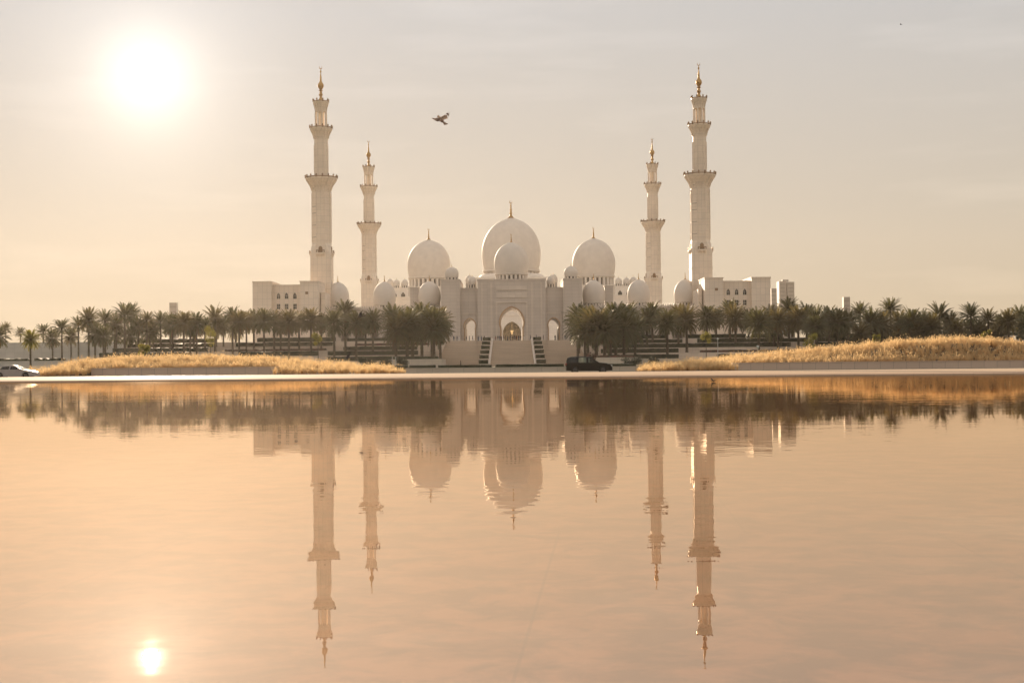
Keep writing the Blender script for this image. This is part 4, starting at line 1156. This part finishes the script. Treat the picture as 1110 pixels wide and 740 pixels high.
car('parked_car', 'black four-wheel-drive car seen side-on on the road before the stairs', black_paint, (suv.x, 150.6, -.12),
    [(-2.42, .62), (-2.44, .98), (-2.36, 1.16), (-1.4, 1.17), (0.75, 1.17), (1.15, 1.16), (1.85, 1.09), (2.25, .95), (2.42, .78), (2.46, .58)],
    (-1.48, 1.46), .38, 1.98,
    {'roof': [(-2.18, 1.70), (-1.9, 1.79), (-1.0, 1.83), (-.3, 1.81), (.18, 1.72)],
     'pillars': [(-2.26, 1.14, -2.12, 1.68, .12), (-1.25, 1.15, -1.22, 1.76, .08), (-.12, 1.15, -.16, 1.74, .07), (1.02, 1.13, .16, 1.68, .06)],
     'screens': {'windscreen': (1.10, 1.15, .17, 1.70), 'rear_window': (-2.38, 1.14, -2.18, 1.68)}, 'mirror': (.66, 1.16), 'handles': (-.95, .15)},
    [(-2.14, -1.33, -1.3, -2.0, 1.16, 1.68, tinted), (-1.17, -.19, -.23, -1.14, 1.16, 1.70, clear_glass), (-.05, .96, .12, -.09, 1.16, 1.68, clear_glass)],
    {'headlight': (2.28, 2.44, .74, .90, clear_lens), 'tail_light': (-2.45, -2.36, .85, 1.12, red_lens)})
nose = P(36, 404, 149)
car('passing_car', 'silver white saloon car cut off by the left edge, on the road', white_paint, (nose.x - 2.36, 150.4, -.12),
    [(-2.28, .55), (-2.32, .9), (-2.2, 1.02), (-1.75, 1.04), (-.8, .97), (.7, .96), (.95, .95), (1.7, .84), (2.15, .70), (2.32, .55)],
    (-1.38, 1.40), .33, 1.82,
    {'roof': [(-1.15, 1.34), (-.7, 1.42), (-.2, 1.44), (.2, 1.36)],
     'pillars': [(-1.72, 1.0, -1.1, 1.32, .08), (-.35, .95, -.3, 1.36, .05), (.98, .93, .18, 1.33, .05)],
     'screens': {'windscreen': (1.05, .93, .2, 1.34), 'rear_window': (-1.75, 1.02, -1.15, 1.32)}, 'mirror': (.6, .96), 'handles': (-1.1, .0)},
    [(-1.6, -.42, -.37, -1.02, .96, 1.30, tinted), (-.28, .92, .14, -.24, .96, 1.30, tinted)],
    {'headlight': (2.12, 2.29, .58, .70, clear_lens), 'tail_light': (-2.32, -2.24, .8, .95, red_lens)}, zlow=.24)

# ------------------------------------------------------------------ people
def grown(verts, edges, radii, name, mat, sub=1):
    me = bpy.data.meshes.new(name); me.from_pydata(verts, edges, []); ob = bpy.data.objects.new(name, me); col.objects.link(ob)
    sk = ob.modifiers.new('s', 'SKIN'); sk.use_smooth_shade = True
    for i, r in enumerate(radii): me.skin_vertices[0].data[i].radius = (r, r) if isinstance(r, (int, float)) else r
    me.skin_vertices[0].data[0].use_root = True
    ss = ob.modifiers.new('u', 'SUBSURF'); ss.levels = ss.render_levels = sub
    dg = bpy.context.evaluated_depsgraph_get(); res = bpy.data.meshes.new_from_object(ob.evaluated_get(dg))
    bpy.data.objects.remove(ob); res.name = name; res.materials.clear(); res.materials.append(mat); return res
def body_mesh(step, arm, name):
    v = [(0,0,.95),(0,0,1.15),(0,0,1.38),(0,0,1.5),(0,-.01,1.62),(0,-.01,1.72),
         (.18,0,1.42),(.23,.02,1.15),(.24,-.05-arm,.92),(-.18,0,1.42),(-.23,-.02,1.15),(-.24,-.03+arm*.5,.92),
         (.09,0,.88),(.10,-step,.5),(.10,-step*.9,.09),(.10,-step*.9-.14,.04),(-.09,0,.88),(-.10,step,.5),(-.10,step*1.6,.09),(-.10,step*1.6-.14,.04)]
    e = [(0,1),(1,2),(2,3),(3,4),(4,5),(2,6),(6,7),(7,8),(2,9),(9,10),(10,11),(0,12),(12,13),(13,14),(14,15),(0,16),(16,17),(17,18),(18,19)]
    r = [(.16,.11),(.14,.10),(.17,.11),.055,.095,.08,.065,.05,.035,.065,.05,.035,.095,.065,.045,.04,.095,.065,.045,.04]
    return v, e, r
def robe_mesh():
    v = [(0,0,1.1),(0,0,.7),(0,0,.25),(0,0,.03),(0,0,1.36),(0,0,1.5),(0,-.01,1.62),(0,-.01,1.72),(.17,0,1.42),(.23,.03,1.12),(.2,-.14,.98),(-.17,0,1.42),(-.23,.03,1.12),(-.2,-.14,.98)]
    e = [(0,1),(1,2),(2,3),(0,4),(4,5),(5,6),(6,7),(4,8),(8,9),(9,10),(4,11),(11,12),(12,13)]
    r = [(.16,.12),(.19,.15),(.23,.18),(.24,.19),(.17,.12),.06,.095,.08,.075,.07,.05,.075,.07,.05]
    return v, e, r
PB = {}
for nm, (vv, ee, rr) in {'walk': body_mesh(.14, .12, 'w'), 'stand': body_mesh(.02, .03, 's'), 'robe': robe_mesh()}.items():
    for mt in (cloth_black, cloth_white, cloth_blue, cloth_red):
        PB[nm, mt.name] = grown(vv, ee, rr, 'body', mt)
hm = MB(); hm.lathe([(.03, 1.55), (.095, 1.6), (.112, 1.68), (.09, 1.77), (.03, 1.80)], (0, .02, 0), 10)
HAIR = bpy.data.meshes.new('hair'); HAIR.from_pydata(hm.v, [], hm.f); HAIR.materials.append(hair_mat); HAIR.update()
fm = MB(); fm.lathe([(.02, 1.555), (.06, 1.58), (.075, 1.65), (.06, 1.71), (.02, 1.73)], (0, -.045, 0), 10)
FACE = bpy.data.meshes.new('face'); FACE.from_pydata(fm.v, [], fm.f); FACE.materials.append(skin_mat); FACE.update()
def person(px, D, pose, mt, label, rz, h=1.0, zb=None):
    a = P(px, 370, D)
    t = thing('person', label, 'person', (a.x, D, PLAT + .03 if zb is None else zb), rz, 'visitors at the mosque steps'); t.scale = (h, h, h)
    for me in (PB[pose, mt.name], HAIR, FACE):
        ob = bpy.data.objects.new(me.name.split('.')[0], me); col.objects.link(ob); ob.parent = t
CW = {cloth_black.name: 'black', cloth_white.name: 'white', cloth_blue.name: 'dark blue', cloth_red.name: 'rust red'}
pq = random.Random(12)
crowd = [(492, 's'), (495.5, 's'), (497.8, 'r'), (505.5, 'w'), (508.8, 's'), (512.5, 'w'), (518.5, 'r'), (520.2, 'r'), (522, 'r'), (525, 's'), (537.5, 's'), (539.8, 'w'), (541.8, 's'), (543.6, 'r'), (546, 'w'), (548.2, 's'), (550.2, 'r'), (553.6, 'r'), (556, 's'), (558.2, 's'), (560, 'w'), (562.3, 'r'), (564.6, 's'), (568, 's'), (575, 'w'), (581.5, 's'), (589, 's'), (601.8, 'r'), (612.5, 's'), (620, 'w')]
PZ = {'s': 'stand', 'w': 'walk', 'r': 'robe'}
secs = [(480, 500, 'left of the left side arch'), (500, 516, 'before the left side arch'), (516, 530, 'beside the left stepped hedges'), (530, 547, 'at the left top of the central stairs'), (547, 562, 'before the golden inner portal'), (562, 572, 'at the right top of the central stairs'), (572, 630, 'along the top of the right stair flight')]
for a, b, ph_ in secs:
    grp = [c for c in crowd if a <= c[0] < b]
    for i, (px, k) in enumerate(grp):
        mt = pq.choice([cloth_black, cloth_black, cloth_black, cloth_blue, cloth_blue, cloth_red, cloth_white])
        where = 'only' if len(grp) == 1 else ('rightmost' if i == len(grp) - 1 else ORDW[i])
        dress = ('long robe' if k == 'r' else 'clothes')
        person(px, 473 + pq.uniform(0, 9), PZ[k], mt, '%s visitor %s, in %s %s' % (where, ph_, CW[mt.name], dress), pq.uniform(0, 6.28), pq.uniform(.92, 1.05))
person(499.2, 396.5, 'walk', cloth_black, 'person in black walking alone at the foot of the left stair flight', R(80), 1.05, .02)
person(477.5, 396.5, 'stand', cloth_blue, 'dim lone person in dark clothes beside the left foot planter', R(20), 1.0, .02)

# ------------------------------------------------------------------ birds
def bird_mesh(name, mat, lw, rw, vox=.006):
    """lw, rw: raise of the left and right wing (elbow, tip) as angles; body along +Y nose"""
    m = MB()
    m.tube([(0, -.13, 0), (0, -.07, .003), (0, .0, .0), (0, .06, .004), (0, .095, .014), (0, .125, .018), (0, .143, .014)], [.014, .03, .042, .036, .024, .026, .010], 12)
    m.add([(-.018, -.1, 0), (.018, -.1, 0), (.045, -.235, .004), (-.045, -.235, .004), (-.018, -.1, .012), (.018, -.1, .012), (.045, -.235, .014), (-.045, -.235, .014)], [(3,2,1,0),(4,5,6,7),(0,1,5,4),(1,2,6,5),(2,3,7,6),(3,0,4,7)])
    for s, (e1, e2) in ((-1, lw), (1, rw)):
        st_ = []; p = Vector((s * .02, .02, .012))
        chord = [(.045, -.07), (.055, -.08), (.055, -.095), (.03, -.11), (.0, -.10), (-.06, -.09)]
        for i, (fr, bk_) in enumerate(chord):
            st_.append((p.copy(), fr, bk_)); a = e1 if i < 2 else e2
            p = p + Vector((s * math.cos(a), 0, math.sin(a))) * .048
        vs = []
        for i, (c, fr, bk_) in enumerate(st_):
            th = .016 - .002 * i
            vs += [c + Vector((0, fr, 0)), c + Vector((0, bk_, 0)), c + Vector((0, bk_, th * .6)), c + Vector((0, (fr + bk_) / 2, th)), c + Vector((0, fr, th * .7))]
        fs = []
        for i in range(len(st_) - 1):
            for k in range(5):
                f_ = (i * 5 + k, i * 5 + (k + 1) % 5, (i + 1) * 5 + (k + 1) % 5, (i + 1) * 5 + k); fs.append(f_ if s > 0 else f_[::-1])
        fs.append((0, 1, 2, 3, 4)[::-1 if s > 0 else 1]); e0 = 5 * (len(st_) - 1); fs.append(tuple(range(e0, e0 + 5))[::1 if s > 0 else -1])
        m.add(vs, fs)
    ob = m.build(name, mat); rm = ob.modifiers.new('r', 'REMESH'); rm.mode = 'VOXEL'; rm.voxel_size = vox; rm.use_smooth_shade = True
    dg = bpy.context.evaluated_depsgraph_get(); me = bpy.data.meshes.new_from_object(ob.evaluated_get(dg)); bpy.data.objects.remove(ob)
    me.materials.clear(); me.materials.append(mat); me.name = 'body'; return me
def bird(px, py, D, me, label, rot, sc, z=None):
    a = P(px, py, D)
    if z is not None: a.z = z
    t = thing('bird', label, 'bird', a, group='birds over the pool'); t.rotation_euler = rot; t.scale = (sc,) * 3
    ob = bpy.data.objects.new('body', me); col.objects.link(ob); ob.parent = t
    m = MB(); m.lathe([(.008, 0), (.006, .012), (.001, .028)], n=8); m.v = [(x, .140 + z_, y + .013) for x, y, z_ in m.v]; m.build('beak', beak_mat, t)
bA = bird_mesh('bird_a', feather, (R(5), R(38)), (R(15), R(62)))
bB = bird_mesh('bird_b', feather_dark, (R(12), R(25)), (R(20), R(40)))
bird(478, 130, 32, bA, 'brown bird gliding with raised wings high in the sky left of centre', (R(36), R(-16), R(24)), 1.1)
bird(391, 343, 75, bB, 'dark bird flying before the palms below the left rear minaret', (R(-10), R(-25), R(100)), 1.05)
bird(377, 387.5, 85, bB, 'dark bird with raised wings just above the left golden grass', (R(10), R(-30), R(70)), 1.25)
bird(773, 412.6, 74, bB, 'small dark bird skimming the water below the right grass', (R(-5), R(20), R(-60)), .85)
bird(976.5, 27, 190, bB, 'tiny dark bird high in the empty sky at upper right', (0, R(10), R(60)), .9)

# ------------------------------------------------------------------ dusty air
hz = MB(); hz.box(-1300, 1300, -90, 1400, -2, 122)
vm = bpy.data.materials.new('haze'); vm.use_nodes = True; vn = vm.node_tree; vn.nodes.clear()
vo = vn.nodes.new('ShaderNodeOutputMaterial'); pv = vn.nodes.new('ShaderNodeVolumePrincipled')
pv.inputs['Color'].default_value = (1.0, 0.89, 0.78, 1); pv.inputs['Density'].default_value = 0.00004; pv.inputs['Anisotropy'].default_value = 0.62
vn.links.new(pv.outputs[0], vo.inputs['Volume'])
tag(hz.build('haze', vm), kind='stuff')
